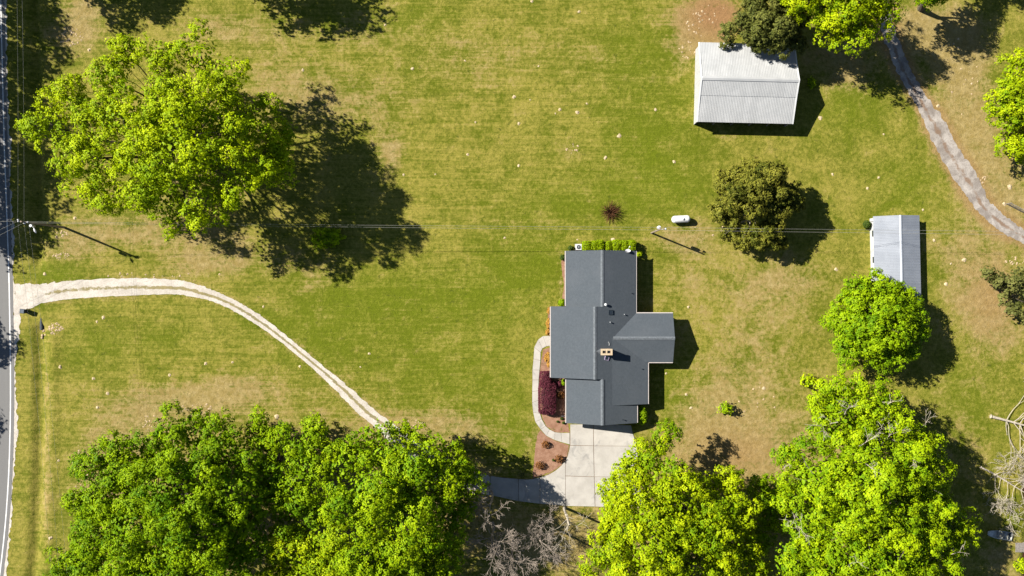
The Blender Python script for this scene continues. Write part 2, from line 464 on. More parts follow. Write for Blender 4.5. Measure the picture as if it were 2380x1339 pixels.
def masks(PX, PY):
    dry = np.zeros_like(PX); lush = np.zeros_like(PX)
    for x, y, rx, ry, s in DRY: dry = dry + s * np.exp(-(((PX - x) / rx) ** 2 + ((PY - y) / ry) ** 2))
    for x, y, rx, ry, s in LUSH: lush = lush + s * np.exp(-(((PX - x) / rx) ** 2 + ((PY - y) / ry) ** 2))
    dd = np.minimum(dist_poly(PX, PY, DRV_U), dist_poly(PX, PY, DRV_L))
    dt = np.minimum(dist_poly(PX, PY, TRK_R), dist_poly(PX, PY, TRK_L))
    dry = dry + 0.45 * np.exp(-(dd / 7.0) ** 2) + 0.75 * np.exp(-(dt / 13.0) ** 2)
    streak = np.clip(1.0 - 0.75 * sm(PX, 1500, 1750), 0.15, 1) * (1 - 0.8 * np.exp(-(((PX - 1300) / 120) ** 2 + ((PY - 900) / 200) ** 2)))
    red = np.clip(1.1 * np.exp(-(((PX - 1665) / 85) ** 2 + ((PY - 35) / 65) ** 2)) + .5 * np.exp(-(((PX - 1700) / 110) ** 2 + ((PY - 1060) / 60) ** 2)) + 0.55 * np.exp(-(dt / 14.0) ** 2) + .45 * np.exp(-(((PX - 2310) / 70) ** 2 + ((PY - 690) / 90) ** 2)), 0, 1)
    return np.clip(dry, 0, 1.15), np.clip(lush, 0, 1), streak, red

def line_x(PY):
    ys = np.array([p[1] for p in LINE]); xs = np.array([p[0] for p in LINE])
    return np.interp(PY, ys, xs)

def ground_z(PX, PY):
    """ditch beside the road, a swale along the gravel drive, the pond basin"""
    z = np.zeros_like(PX)
    c = 92 + (line_x(PY) - 24) * 0.6
    w = np.where(PX < c, (PX - c) / 20.0, (PX - c) / 19.0)
    v = np.clip(1 - np.abs(w), 0, 1)
    on = sm(PY, 748, 762)
    z = z - 0.45 * (v * v * (3 - 2 * v)) * on
    z = z + 0.16 * np.exp(-((PX - (c + 32)) / 12.0) ** 2) * on
    onn = 1 - sm(PY, 606, 632)
    z = z - 0.5 * (v * v * (3 - 2 * v)) * onn
    d = dist_poly(PX, PY, [(a[0], a[1] + 14) for a in DRV_L[1:9]], 60)
    z = z - 0.13 * np.exp(-(d / 6.0) ** 2)
    shore = 2376 + 5 * np.sin(PY / 31.0) - 0.006 * (PY - 1200)
    b = sm(PX, shore - 4, shore + 40) * sm(PY, 1085, 1120) * (1 - sm(PY, 1390, 1450))
    return z - 1.6 * b

# ------------------------------------------------------------------ the setting
def grid_axis(lo, hi, step, far):
    core = np.arange(lo, hi + step / 2, step)
    r = []; x = hi; d = step
    while x < far:
        d *= 1.35; x += d; r.append(x)
    l = []; x = lo; d = step
    while x > -far:
        d *= 1.35; x -= d; l.append(x)
    return np.array(l[::-1] + list(core) + r)

def set_attr(me, name, arr):
    a = me.attributes.new(name, 'FLOAT', 'POINT')
    a.data.foreach_set("value", np.ascontiguousarray(arr, dtype=np.float32))

gx = grid_axis(-90, 90, 0.5, 4000)
gy = grid_axis(-52, 52, 0.5, 4000)
XX, YY = np.meshgrid(gx, gy)
PX = XX / S + CXP; PY = -YY / S + CYP
ZZ = ground_z(PX, PY)
me = bpy.data.meshes.new("ground")
nv = XX.size
me.vertices.add(nv)
me.vertices.foreach_set("co", np.stack([XX, YY, ZZ], -1).astype(np.float32).ravel())
nxg, nyg = len(gx), len(gy)
i0 = (np.arange(nyg - 1)[:, None] * nxg + np.arange(nxg - 1)[None, :]).ravel()
quads = np.stack([i0, i0 + 1, i0 + nxg + 1, i0 + nxg], -1)
me.loops.add(quads.size); me.loops.foreach_set("vertex_index", quads.ravel().astype(np.int32))
me.polygons.add(len(quads)); me.polygons.foreach_set("loop_start", (np.arange(len(quads)) * 4).astype(np.int32))
me.polygons.foreach_set("use_smooth", np.ones(len(quads), dtype=bool))
me.update(calc_edges=True)
for nm, ar in zip(("dry", "lush", "streak", "red"), masks(PX, PY)): set_attr(me, nm, ar.ravel())
me.materials.append(m_ground)
ground = link(bpy.data.objects.new("ground", me)); tag(ground, kind="structure")

def strip(name, left, right, mat, z, nlen, nacross, jag=0.0, strip_fn=None, seed=0.0):
    """a sheet between two edge curves, its outer edges ragged"""
    vs = []; at = []
    for i in range(nlen + 1):
        t = i / nlen
        a = interp(left, t); b = interp(right, t)
        a = G(*a); b = G(*b)
        dx, dy = b[0] - a[0], b[1] - a[1]; L = hypot(dx, dy) + 1e-6
        ja = jag * (mnoise.noise((a[0] * 1.1, a[1] * 1.1, seed)) + 0.6 * mnoise.noise((a[0] * 3.1, a[1] * 3.1, seed)))
        jb = jag * (mnoise.noise((b[0] * 1.1, b[1] * 1.1, seed + 9)) + 0.6 * mnoise.noise((b[0] * 3.1, b[1] * 3.1, seed + 9)))
        a = (a[0] + dx / L * ja, a[1] + dy / L * ja); b = (b[0] + dx / L * jb, b[1] + dy / L * jb)
        for k in range(nacross + 1):
            f = k / nacross
            vs.append((a[0] + (b[0] - a[0]) * f, a[1] + (b[1] - a[1]) * f, z))
            at.append(strip_fn(t, f) if strip_fn else 0.0)
    fs = [(i * (nacross + 1) + k, i * (nacross + 1) + k + 1, (i + 1) * (nacross + 1) + k + 1, (i + 1) * (nacross + 1) + k) for i in range(nlen) for k in range(nacross)]
    me = bpy.data.meshes.new(name); me.from_pydata(vs, [], fs); me.materials.append(mat)
    A = np.array(vs)
    # face up
    if me.polygons[0].normal.z < 0: me.flip_normals()
    px, py = A[:, 0] / S + CXP, -A[:, 1] / S + CYP
    for nm, ar in zip(("dry", "lush", "streak", "red"), masks(px, py)): set_attr(me, nm, ar)
    set_attr(me, "strip", np.array(at))
    return link(bpy.data.objects.new(name, me))

road_edge = [(x + 8.5, y) for x, y in LINE]
road = strip("road", [(x - 118, y) for x, y in LINE], road_edge, m_asph, 0.03, 220, 3, 0.05); tag(road, kind="structure")
el = strip("edge_line", [(x - 1.3, y) for x, y in LINE], [(x + 1.4, y) for x, y in LINE], m_paint, 0.036, 220, 1, 0.012); el.parent = road
for off in (-58.5, -54.5):
    c = strip("centre_line", [(x + off - 0.9, y) for x, y in LINE], [(x + off + 0.9, y) for x, y in LINE], m_paint, 0.036, 220, 1, 0.012); c.parent = road
sh = strip("gravel_shoulder", [(x + 7, y) for x, y in LINE], [(x + 13 + 3 * sin(y / 37.0) + (9 if 735 < y < 760 else 0), y) for x, y in LINE], m_gravel, 0.015, 420, 2, 0.35, None, 4.0); tag(sh, kind="structure")
def dr_strip(t, f):
    m = math.exp(-((f - 0.5) / 0.14) ** 2)
    if t < 0.09: m *= t / 0.09 * 0.6
    elif t < 0.22: m *= 0.72
    return m * 1.35
drive = strip("gravel_driveway", DRV_U, DRV_L, m_gravel, 0.022, 420, 12, 0.32, dr_strip, 1.0); tag(drive, kind="structure")
track = strip("gravel_track", TRK_L, TRK_R, m_graveld, 0.022, 360, 12, 0.32, lambda t, f: 0.85 * math.exp(-((f - 0.47) / 0.17) ** 2), 2.0); tag(track, kind="structure")

# pond beyond the right edge
pm = MB(); pp = [G(2368, 1090), G(2368, 1440), G(2900, 1440), G(2900, 1090)]
pm.prism(pp, -1.3, -0.32)
pond = pm.build("pond", m_water); tag(pond, kind="structure")

# planting beds
def sheet(name, poly_px, mat, z, grassy=0.0, jag=0.12, step=0.25):
    pts = []
    P = [G(*p) for p in poly_px]
    for a, b in zip(P, P[1:] + P[:1]):
        L = hypot(b[0] - a[0], b[1] - a[1]); k = max(1, int(L / step))
        for i in range(k):
            f = i / k
            x, y = a[0] + (b[0] - a[0]) * f, a[1] + (b[1] - a[1]) * f
            pts.append((x + jag * mnoise.noise((x * 2, y * 2, 3)), y + jag * mnoise.noise((x * 2, y * 2, 8))))
    m = MB(); m.prism(pts, -0.05, z)
    o = m.build(name, mat)
    set_attr(o.data, "grassy", np.full(len(o.data.vertices), grassy))
    return tag(o, kind="structure")
sheet("mulch_bed", [(1323, 1035), (1318, 1058), (1308, 1079), (1288, 1093), (1258, 1106), (1238, 1113), (1240, 1085), (1243, 1050), (1248, 1014), (1256, 999), (1270, 1013), (1290, 1024)], m_bed, 0.018, 0.0)
sheet("flower_bed", [(1262, 812), (1284, 806), (1284, 876), (1320, 880), (1320, 985), (1324, 1006), (1300, 1005), (1287, 1003), (1271, 991), (1262, 975), (1256, 955), (1252, 925), (1254, 880), (1257, 845)], m_bed, 0.018, 0.85)
sheet("wall_bed", [(1305, 600), (1316, 596), (1318, 712), (1309, 714), (1307, 690), (1311, 660), (1306, 630)], m_bed, 0.018, 1.0)
sheet("border_bed", [(1272, 716), (1284, 712), (1284, 780), (1270, 779), (1274, 750)], m_bed, 0.018, 0.5)

# concrete drive and footpath: every slab is a piece
conc = MB()
conc.prism([G(*p) for p in [(1326, 988), (1466, 990), (1474, 1018), (1479, 1037), (1489, 1178), (1384, 1176), (1300, 1174), (1218, 1166), (1141, 1150), (1142, 1107), (1200, 1113), (1236, 1114), (1258, 1109), (1289, 1095), (1309, 1078), (1318, 1061), (1324, 1036)]], -0.05, 0.04)
drv = conc.build("concrete_driveway", m_joint); tag(drv, kind="structure")
def inset(poly, d):
    """shrink a polygon a little towards its middle so that joints stay open"""
    cx = sum(p[0] for p in poly) / len(poly); cy = sum(p[1] for p in poly) / len(poly)
    out = []
    for x, y in poly:
        L = hypot(x - cx, y - cy); out.append((x - (x - cx) / L * d, y - (y - cy) / L * d))
    return out
SL = [[(1325, 986), (1379, 986), (1379.5, 1036), (1325, 1035)],
      [(1379, 986), (1467, 988), (1470, 1003), (1475, 1020), (1480, 1037), (1379.5, 1036)],
      [(1325, 1035), (1379.5, 1036), (1381, 1108), (1314, 1106), (1314, 1071), (1319, 1060), (1323, 1046)],
      [(1379.5, 1036), (1480, 1037), (1486, 1109), (1381, 1108)],
      [(1255, 1109.5), (1275, 1103), (1292, 1093), (1304, 1083), (1314, 1071), (1314, 1176), (1255, 1171)],
      [(1314, 1106), (1381, 1108), (1383, 1177.5), (1314, 1176)],
      [(1381, 1108), (1486, 1109), (1491, 1180), (1383, 1177.5)],
      [(1205, 1113), (1222, 1114), (1238, 1113), (1255, 1109.5), (1255, 1171), (1205, 1165)],
      [(1140, 1106), (1170, 1110), (1205, 1113), (1205, 1165), (1137, 1150)]]
for s in SL:
    b = MB(); b.prism(inset([G(*p) for p in s], 0.05), 0.0, 0.07 + random.uniform(-.004, .004))
    b.build("slab", m_conc, drv)
WO = [(1279, 780), (1262, 781), (1251, 789), (1241.7, 807), (1240, 834), (1237.6, 860), (1237.6, 883), (1237, 910), (1237, 936), (1239, 958), (1244, 980), (1256.5, 998), (1270, 1013), (1289, 1022.6), (1306, 1028), (1324, 1033)]
WI = [(1279, 804), (1270, 805), (1260.5, 810), (1256.5, 819), (1256, 838), (1254, 860), (1252, 883), (1251, 908), (1251, 930), (1255, 961), (1259, 974), (1268, 990), (1277, 998), (1290, 1004.5), (1304, 1006), (1324, 1006)]
path = MB()
path.prism([G(*p) for p in WO[1:-1]] + [G(*p) for p in WI[1:-1]][::-1], -0.05, 0.03)
foot = path.build("footpath", m_joint); tag(foot, kind="structure")
for i in range(len(WO) - 1):
    b = MB(); b.prism(inset([G(*WO[i]), G(*WO[i + 1]), G(*WI[i + 1]), G(*WI[i])], 0.025), 0.0, 0.055 + random.uniform(-.004, .004))
    b.build("slab", m_conc, foot)

# ------------------------------------------------------------------ house (local pixels true on the ground -> metres)
hx = lambda x: x * S
hy = lambda y: -y * S
house = empty("house", (0, 0, 0))
tag(house, "rambling slate grey shingle roofed house with cross gables and brick chimney", "house")
PIT = 0.34
zE = lambda x, y: 4.68 - PIT * (x - hx(184.7))
zW = lambda x, y: 4.68 - PIT * (hx(184.7) - x)
zNW = lambda x, y: 4.30 - PIT * (hx(201.8) - x)
zGW = lambda x, y: 4.33 - PIT * (hx(202.0) - x)
zX = lambda x, y: 3.775 - 0.245 * (x - hx(225))
yr = hy(112.8)
zQN = lambda x, y: 3.75 - PIT * (y - yr)
zQS = lambda x, y: 3.75 - PIT * (yr - y)
def slope(poly, zf, th=0.16):
    P = [(hx(a), hy(b)) for a, b in poly]
    b = MB(); b.prism(P, lambda x, y: zf(x, y) - th, zf)
    return b.build("roof_slope", m_shingle, house)
slope([(201.8, -84.4), (281.4, -84.4), (281.4, 70), (281.4, 200), (284, 265), (284, 306.7), (202.0, 306.7), (202.0, 203.6), (184.7, 203.6), (184.7, 41.7), (201.8, 41.7)], zE)
slope([(122, -84.4), (201.8, -84.4), (201.8, 44), (122, 44)], zNW)
slope([(88, 41.7), (184.7, 41.7), (184.7, 203.6), (88, 203.6)], zW)
slope([(123, 200), (202.0, 200), (202.0, 306.7), (123, 306.7)], zGW)
slope([(225, 112.8), (309, 112.8), (309, 263.8), (225, 263.8)], zX)
slope([(222, 57.2), (365.6, 57.2), (365.6, 112.8), (222, 112.8)], zQN)
slope([(222, 112.8), (365.6, 112.8), (365.6, 168.5), (222, 168.5)], zQS)
def cap(a, b, z0, z1, horizontal):
    """folded strip of cap shingles over a ridge"""
    m = MB(); w = 0.26; d = w * PIT
    for i in range(2):
        sgn = -1 if i == 0 else 1
        if not horizontal:
            p = [(a[0], a[1], z0 + .05), (b[0], b[1], z1 + .05), (b[0] + sgn * w, b[1], z1 - d + .035), (a[0] + sgn * w, a[1], z0 - d + .035)]
        else:
            p = [(a[0], a[1], z0 + .05), (b[0], b[1], z1 + .05), (b[0], b[1] + sgn * w, z1 - d + .035), (a[0], a[1] + sgn * w, z0 - d + .035)]
        q = [(x, y, z - 0.04) for x, y, z in p]
        m.add(p + q, [(0, 1, 2, 3), (7, 6, 5, 4), (0, 4, 5, 1), (1, 5, 6, 2), (2, 6, 7, 3), (3, 7, 4, 0)])
    return m.build("ridge_cap", m_ridge, house)
cap((hx(201.8), hy(-84.6)), (hx(201.8), hy(41.7)), 4.3, 4.3, False)
cap((hx(184.7), hy(41.5)), (hx(184.7), hy(203.8)), 4.68, 4.68, False)
cap((hx(202.0), hy(204)), (hx(202.0), hy(306.9)), 4.33, 4.33, False)
cap((hx(227), yr), (hx(365.8), yr), 3.77, 3.77, True)
# walls
def wall_block(poly, zf_list, inset_z=0.17):
    P = [(hx(a), hy(b)) for a, b in poly]
    m = MB(); m.prism(P, 0.0, lambda x, y: min(f(x, y) for f in zf_list) - inset_z)
    return m.build("wall", m_brick, house)
wall_block([(129, -79), (201.8, -79), (275, -79), (275, 60), (201.8, 60), (129, 60)], [zNW, zE])
wall_block([(95, 46), (184.7, 46), (275, 46), (275, 199), (184.7, 199), (95, 199)], [zW, zE])
wall_block([(130, 190), (202, 190), (277, 190), (277, 302), (202, 302), (130, 302)], [zGW, zE])
wall_block([(230, 150), (302, 150), (302, 258), (230, 258)], [zX])
wall_block([(240, 63), (359, 63), (359, 112.8), (359, 162.5), (240, 162.5), (240, 112.8)], [zQN, zQS])
# gutters and fascia boards
def bar(name, a, b, w, h, mat):
    m = MB(); L = hypot(b[0] - a[0], b[1] - a[1])
    m.box(((a[0] + b[0]) / 2, (a[1] + b[1]) / 2, (a[2] + b[2]) / 2), (L, w, h), atan2(b[1] - a[1], b[0] - a[0]))
    return m.build(name, mat, house)
for (xa, ya), (xb, yb), z in (((282.4, -84), (282.4, 56), 2.40), ((310, 170), (310, 263.5), 2.33), ((285, 266), (285, 306), 2.36), ((282, 56.3), (365.4, 56.3), 2.40), ((311, 169.4), (365.4, 169.4), 2.40),
                              ((121, -84), (121, 41), 2.44), ((87, 42.5), (87, 203), 2.44), ((122, 206), (122, 306), 2.46)):
    bar("gutter", (hx(xa), hy(ya), z), (hx(xb), hy(yb), z), 0.12, 0.11, m_trim)
# windows, doors
def opening(name, cx, cy, cz, sx, sy, sz, mat, frame=m_white):
    m = MB(); m.box((cx, cy, cz), (sx, sy, sz)); o = m.build(name, mat, house)
    f = MB()
    if sx < sy:
        for dy in (-sy / 2, sy / 2): f.box((cx, cy + dy, cz), (sx + .05, .08, sz + .08))
        for dz in (-sz / 2, sz / 2): f.box((cx, cy, cz + dz), (sx + .04, sy - .08, .08))
        f.box((cx, cy, cz), (sx + .03, sy - .08, .04))
    else:
        for dx in (-sx / 2, sx / 2): f.box((cx + dx, cy, cz), (.08, sy + .05, sz + .08))
        for dz in (-sz / 2, sz / 2): f.box((cx, cy, cz + dz), (sx - .08, sy + .04, .08))
        f.box((cx, cy, cz), (sx - .08, sy + .03, .04))
    f.build("frame", frame, o)
    return o
for y in (-55, -10, 25): opening("window", hx(129), hy(y), 1.45, .06, 1.5, 1.2, m_glass)
for y in (65, 95, 160): opening("window", hx(95), hy(y), 1.45, .06, 1.6, 1.2, m_glass)
door = opening("door", hx(95), hy(120), 1.05, .06, 1.0, 2.05, m_wood); k = MB(); k.lathe((hx(95) - .08, hy(120) + .38, 1.0), [(.03, -.03), (.04, 0), (.03, .03)], 8); k.build("handle", m_steel, door)
for y in (225, 270): opening("window", hx(130), hy(y), 1.45, .06, 1.3, 1.1, m_glass)
for y in (-60, -20, 20): opening("window", hx(275), hy(y), 1.45, .06, 1.4, 1.1, m_glass)
for y in (90, 135): opening("window", hx(359), hy(y), 1.4, .06, 1.3, 1.1, m_glass)
for x in (160, 240): opening("window", hx(x), hy(-79), 1.45, 1.3, .06, 1.1, m_glass)
opening("window", hx(302), hy(210), 1.3, .06, 2.2, 1.3, m_glass)
for x in (165, 238): opening("garage_door", hx(x), hy(302), 1.1, 2.7, .07, 2.15, m_white)
# chimney with two flues
ch = MB(); ch.box((hx(208.7), hy(141.2), 4.45), (1.46, .76, 2.0)); chim = ch.build("chimney", m_brick, house)
cc = MB(); ca = (hx(208.7), hy(141.2))
cc.box((ca[0], ca[1] + .33, 5.53), (1.7, .26, .16)); cc.box((ca[0], ca[1] - .33, 5.53), (1.7, .26, .16))
for dx in (-.72, 0, .72): cc.box((ca[0] + dx, ca[1], 5.53), (.26 if dx else .2, .4, .16))
cc.build("crown", plain("chimney_cap", (0.55, 0.43, 0.28), 0.9, 0.12, 4.0), chim)
for dx in (-.34, .34):
    fl = MB(); fl.box((ca[0] + dx, ca[1], 5.44), (.42, .36, .04)); fl.build("flue", m_black, chim)
cr = MB()   # little cricket roof on the high side of the stack
x0, x1 = hx(186.5), ca[0] - .72
cr.add([(x0, ca[1], zE(x0, 0) + .03), (x1, ca[1], 4.62), (x1, ca[1] + .42, zE(x1, 0) + .02), (x1, ca[1] - .42, zE(x1, 0) + .02)], [(0, 1, 2), (0, 3, 1), (1, 3, 2), (0, 2, 3)])
cr.build("cricket", m_ridge, house)
# vents, skylights on the dark slope
def on_roof(px, py):
    z = 4.0
    for _ in range(4):
        x, y, _z = W(px, py, z); z = max(zE(x, y), zX(x, y) if x > hx(225) and y < yr else 0)
    return x, y, z
for px, py, r, h, mt in ((1407, 708, .16, .45, m_white), (1451, 731, .07, .35, m_steel), (1418, 749, .08, .35, m_steel), (1467, 681, .06, .3, m_dark), (1491, 857, .06, .3, m_dark), (1446, 975, .06, .3, m_dark)):
    x, y, z = on_roof(px, py); v = MB()
    v.lathe((x, y, z - .1), [(r * .7, 0), (r * .7, h * .75), (r * 1.25, h * .78), (r * 1.25, h), (r * .6, h * 1.12)], 10)
    v.build("roof_vent", mt, house)
for px, py, s, rz, fm in ((1419, 726, .62, 0.0, m_dark), (1410, 832, .6, -0.25, plain("lilac_frame", (0.36, 0.3, 0.42), 0.5))):
    x, y, z = on_roof(px, py)
    sk = MB(); sk.box((0, 0, .07), (s - .04, s - .04, .06)); so = sk.build("skylight", m_glass, house)
    so.location = (x, y, z); so.rotation_euler = (0, math.atan(PIT), rz)
    fr = MB()
    for d in (-s / 2, s / 2): fr.box((d, 0, .06), (.08, s + .08, .14)); fr.box((0, d, .06), (s - .08, .08, .14))
    fr.build("frame", fm, so)
x, y, z = on_roof(1415, 800); cbm = MB()
cbm.tube([(x - .1, y + .35, z + .06), (x + .02, y + .2, z + .03), (x + .08, y, z + .03), (x + .02, y - .22, z + .05)], .025, 5); cbm.build("cable", m_white, house)
dsp = MB(); a = G(1304, 967); dsp.tube([(hx(123.5), hy(297.5), .1), (a[0], hy(297.5), .06)], .05, 6); dsp.build("downspout", m_white, house)
# satellite dish at the far right roof corner
sx_, sy_, sz_ = W(1459, 583, 2.9)
dish = empty("satellite_dish", (sx_, sy_, 2.55)); tag(dish, "small pale satellite dish with feed arm at roof corner above clipped shrubs", "satellite dish")
d = MB(); dirv = Vector((-.1, .75, .55)).normalized(); u = dirv.cross(Vector((0, 0, 1))).normalized(); w = dirv.cross(u)
ring = []; vs = [tuple(Vector((0, 0, .45)) - dirv * .1)]
for rr, off in ((.22, -.07), (.42, 0.0)):
    for k in range(14):
        a = 2 * pi * k / 14; vs.append(tuple(Vector((0, 0, .45)) + (u * cos(a) + w * sin(a)) * rr + dirv * off))
fs = [(0, 1 + k, 1 + (k + 1) % 14) for k in range(14)] + [(1 + k, 15 + k, 15 + (k + 1) % 14, 1 + (k + 1) % 14) for k in range(14)]
d.add(vs, fs); d.build("reflector", m_porc, dish)
d = MB(); d.tube([(0, -.05, -.1), (0, -.05, .3), tuple(Vector((0, 0, .45)) - dirv * .1)], .03, 6); d.build("mast", m_steel, dish)
d = MB(); d.tube([tuple(Vector((0, 0, .1))), tuple(Vector((.1, .4, .5))), tuple(Vector((.2, .55, .85)))], .02, 5); d.box((.2, .58, .87), (.12, .16, .1)); d.build("feed_arm", m_porc, dish)

# heat pump beside the clipped shrubs
x, y = G(1344, 575)
ac = empty("heat_pump", (x, y, 0)); tag(ac, "square white air conditioning unit with round fan grille behind the house", "air conditioner")
b = MB(); b.box((0, 0, .04), (1.05, 1.05, .08)); b.build("pad", m_conc, ac)
b = MB(); b.box((0, 0, .46), (.84, .84, .76)); b.build("casing", m_white, ac)
b = MB(); b.lathe((0, 0, .83), [(.33, 0), (.33, .03), (.3, .035)], 18); b.build("fan_opening", m_dark, ac)
b = MB(); b.lathe((0, 0, .86), [(.1, 0), (.1, .03), (.05, .035)], 10)
for k in range(5):
    a = k * 2 * pi / 5; b.tube([(0.09 * cos(a), .09 * sin(a), .875), (.36 * cos(a), .36 * sin(a), .875)], .022, 4)
b.build("grille", m_steel, ac)

# ------------------------------------------------------------------ barn with broken gable roof
def ribbed(width, length, ribs, mat, name):
    """one roofing sheet: x across, y down the slope from 0 to -length, ribs along y"""
    m = MB(); xs = []
    k = width / ribs
    for i in range(ribs):
        c = -width / 2 + (i + .5) * k
        xs += [(c - .5 * k, 0), (c - .16 * k, 0), (c - .08 * k, .018), (c + .08 * k, .018), (c + .16 * k, 0)]
    xs.append((width / 2, 0))
    top = [(x, 0, z) for x, z in xs] + [(x, -length, z) for x, z in xs]
    n = len(xs)
    m.add(top, [(i, n + i, n + i + 1, i + 1) for i in range(n - 1)])
    m.add([(-width / 2, 0, -.02), (width / 2, 0, -.02), (width / 2, -length, -.02), (-width / 2, -length, -.02)], [(0, 1, 2, 3)])
    return m.mesh(name, mat)

def sheet_row(parent, name, x0, x1, y_hi, z_hi, y_lo, z_lo, mat, wid=0.92, along_x=True, mirror=False):
    """a row of equal sheets from the high edge to the low edge"""
    cnt = round((x1 - x0) / wid); wd = (x1 - x0) / cnt
    L = hypot(y_hi - y_lo, z_hi - z_lo)
    me = ribbed(wd - .004, L, 4, mat, name)
    for i in range(cnt):
        o = link(bpy.data.objects.new(name, me), parent)
        c = x0 + (i + .5) * wd
        tilt = atan2(z_hi - z_lo, abs(y_hi - y_lo))
        dz = 0.004 * (i % 2)
        if along_x:
            o.location = (c, y_hi, z_hi + dz)
            o.rotation_euler = (tilt, 0, 0) if y_lo < y_hi else (tilt, 0, pi)
            if y_lo >= y_hi: o.rotation_euler = (tilt, 0, pi)
        else:
            o.location = (y_hi, c, z_hi + dz)
            o.rotation_euler = (tilt, 0, -pi / 2 if y_lo < y_hi else pi / 2)

bxc, byc = (424 + 637) / 2 * S, -(-464.5) * S
barn = empty("barn", (bxc, byc, 0), radians(-1.3))
tag(barn, "white metal pole barn with pale ribbed broken pitch roof and open front", "barn")
BL = 7.0; RZ, BZ, EZ = 4.75, 3.85, 2.75; BW, EW = 2.3, 5.75
ov = .12
for s in (1, -1):
    sheet_row(barn, "roof_sheet", -BL - ov, BL + ov, 0, RZ, s * BW, BZ + .02, m_tin)
    sheet_row(barn, "roof_sheet", -BL - ov, BL + ov, s * (BW - .1), BZ, s * (EW + .2), EZ - .05, m_tin)
rc = MB()
for s in (1, -1):
    rc.add([(-BL - ov, 0, RZ + .09), (BL + ov, 0, RZ + .09), (BL + ov, s * .3, RZ - .02), (-BL - ov, s * .3, RZ - .02)], [(0, 1, 2, 3)])
rc.build("ridge_cap", m_tin, barn)
def prof(y):
    a = abs(y)
    return RZ - (RZ - BZ) * a / BW if a < BW else BZ - (BZ - EZ) * (a - BW) / (EW - BW)
wmesh_cnt = 13
for sgn in (-1, 1):   # ribbed end walls, sheet by sheet
    ys = [-EW + i * 2 * EW / wmesh_cnt for i in range(wmesh_cnt + 1)]
    if sgn == 1: ys = ys
    for a, b in zip(ys[:-1], ys[1:]):
        m = MB(); n_ = 5; col = []
        for i in range(n_ + 1):
            for off, d in ((0, 0), (.35, 0), (.45, .03), (.55, .03), (.65, 0)) if i < n_ else ((0, 0),):
                col.append((a + (b - a) * (i + off) / n_ if i < n_ else b, d))
        vs = [(sgn * (BL + d), y, 0.0) for y, d in col] + [(sgn * (BL + d), y, prof(y) - .06) for y, d in col]
        k = len(col); m.add(vs, [(i, i + 1, k + i + 1, k + i) for i in range(k - 1)])
        m.build("wall_sheet", m_white_sheet, barn)
m = MB(); cnt = 60; col = [(-BL + 2 * BL * i / cnt, .03 if i % 3 == 1 else 0) for i in range(cnt + 1)]
vs = [(x, EW + d, 0) for x, d in col] + [(x, EW + d, EZ - .06) for x, d in col]; k = len(col)
m.add(vs, [(i, i + 1, k + i + 1, k + i) for i in range(k - 1)]); m.build("back_wall", m_white_sheet, barn)
for i in range(6):
    x = -BL + .12 + i * (2 * BL - .24) / 5
    for yy, zt in ((-EW + .1, EZ - .12), (-BW, BZ - .1), (BW, BZ - .1)):
        p = MB(); p.box((x, yy, zt / 2), (.16, .16, zt)); p.build("post", m_wood, barn)
for yy, zt in ((-EW + .1, EZ - .2), (-BW, BZ - .18), (BW, BZ - .18)):
    p = MB(); p.box((0, yy - .1, zt), (2 * BL - .2, .05, .22)); p.build("beam", m_wood, barn)
for sgn in (-1, 1):
    tr = MB(); xx = sgn * (BL + ov + .03)
    seq = [(-EW - .22, EZ - .1), (-BW, BZ + .02), (0, RZ + .05), (BW, BZ + .02), (EW + .22, EZ - .1)]
    for (ya, za), (yb, zb) in zip(seq[:-1], seq[1:]):
        tr.add([(xx - .09, ya, za + .05), (xx + .06, ya, za + .05), (xx + .06, yb, zb + .05), (xx - .09, yb, zb + .05), (xx - .09, ya, za - .12), (xx + .06, ya, za - .12), (xx + .06, yb, zb - .12), (xx - .09, yb, zb - .12)],
               [(0, 1, 2, 3), (7, 6, 5, 4), (0, 4, 5, 1), (2, 6, 7, 3), (1, 5, 6, 2), (0, 3, 7, 4)])
    tr.build("gable_trim", m_white, barn)

# ------------------------------------------------------------------ low shed
sxc, syc = 881 * S, -(-66) * S
shed = empty("shed", (sxc + .05, syc, 0), radians(1.25))
tag(shed, "low white walled shed with blue grey ribbed metal roof beside round tree", "shed")
SL2, SW2, SE2, SR2 = 6.55, 3.5, 1.62, 2.8
for s in (1, -1):
    sheet_row(shed, "roof_sheet", -SL2, SL2, 0, SR2, s * SW2, SE2, m_tin2, 0.92, False)
rc = MB()
for s in (1, -1):
    rc.add([(0, -SL2, SR2 + .08), (0, SL2, SR2 + .08), (s * .2, SL2, SR2), (s * .2, -SL2, SR2)], [(0, 1, 2, 3)])
rc.build("ridge_cap", plain("bright_ridge", (0.5, 0.53, 0.57), 0.5, 0.08), shed)
wp = [(-3.2, -6.35), (3.2, -6.35), (3.2, 6.35), (-3.2, 6.35)]
w_ = MB(); w_.prism([(-3.2, -6.35), (0, -6.35), (3.2, -6.35), (3.2, 6.35), (0, 6.35), (-3.2, 6.35)], 0, lambda x, y: SR2 - (SR2 - SE2) * abs(x) / SW2 - .06)
w_.build("wall", m_white_sheet, shed)
dd_ = MB(); dd_.box((0, 6.37, .95), (1.1, .06, 1.9)); dd_.build("door", m_wood, shed)
for yy in (-4, 0, 4):
    ww = MB(); ww.box((-3.22, yy, 1.0), (.05, .9, .6)); ww.build("window", m_glass, shed)
gg = MB(); gg.tube([(-3.3, 5.9, 0.1), (-3.3, 5.9, 1.5), (-3.5, 5.9, 1.6)], .05, 6); gg.build("downspout", m_white, shed)

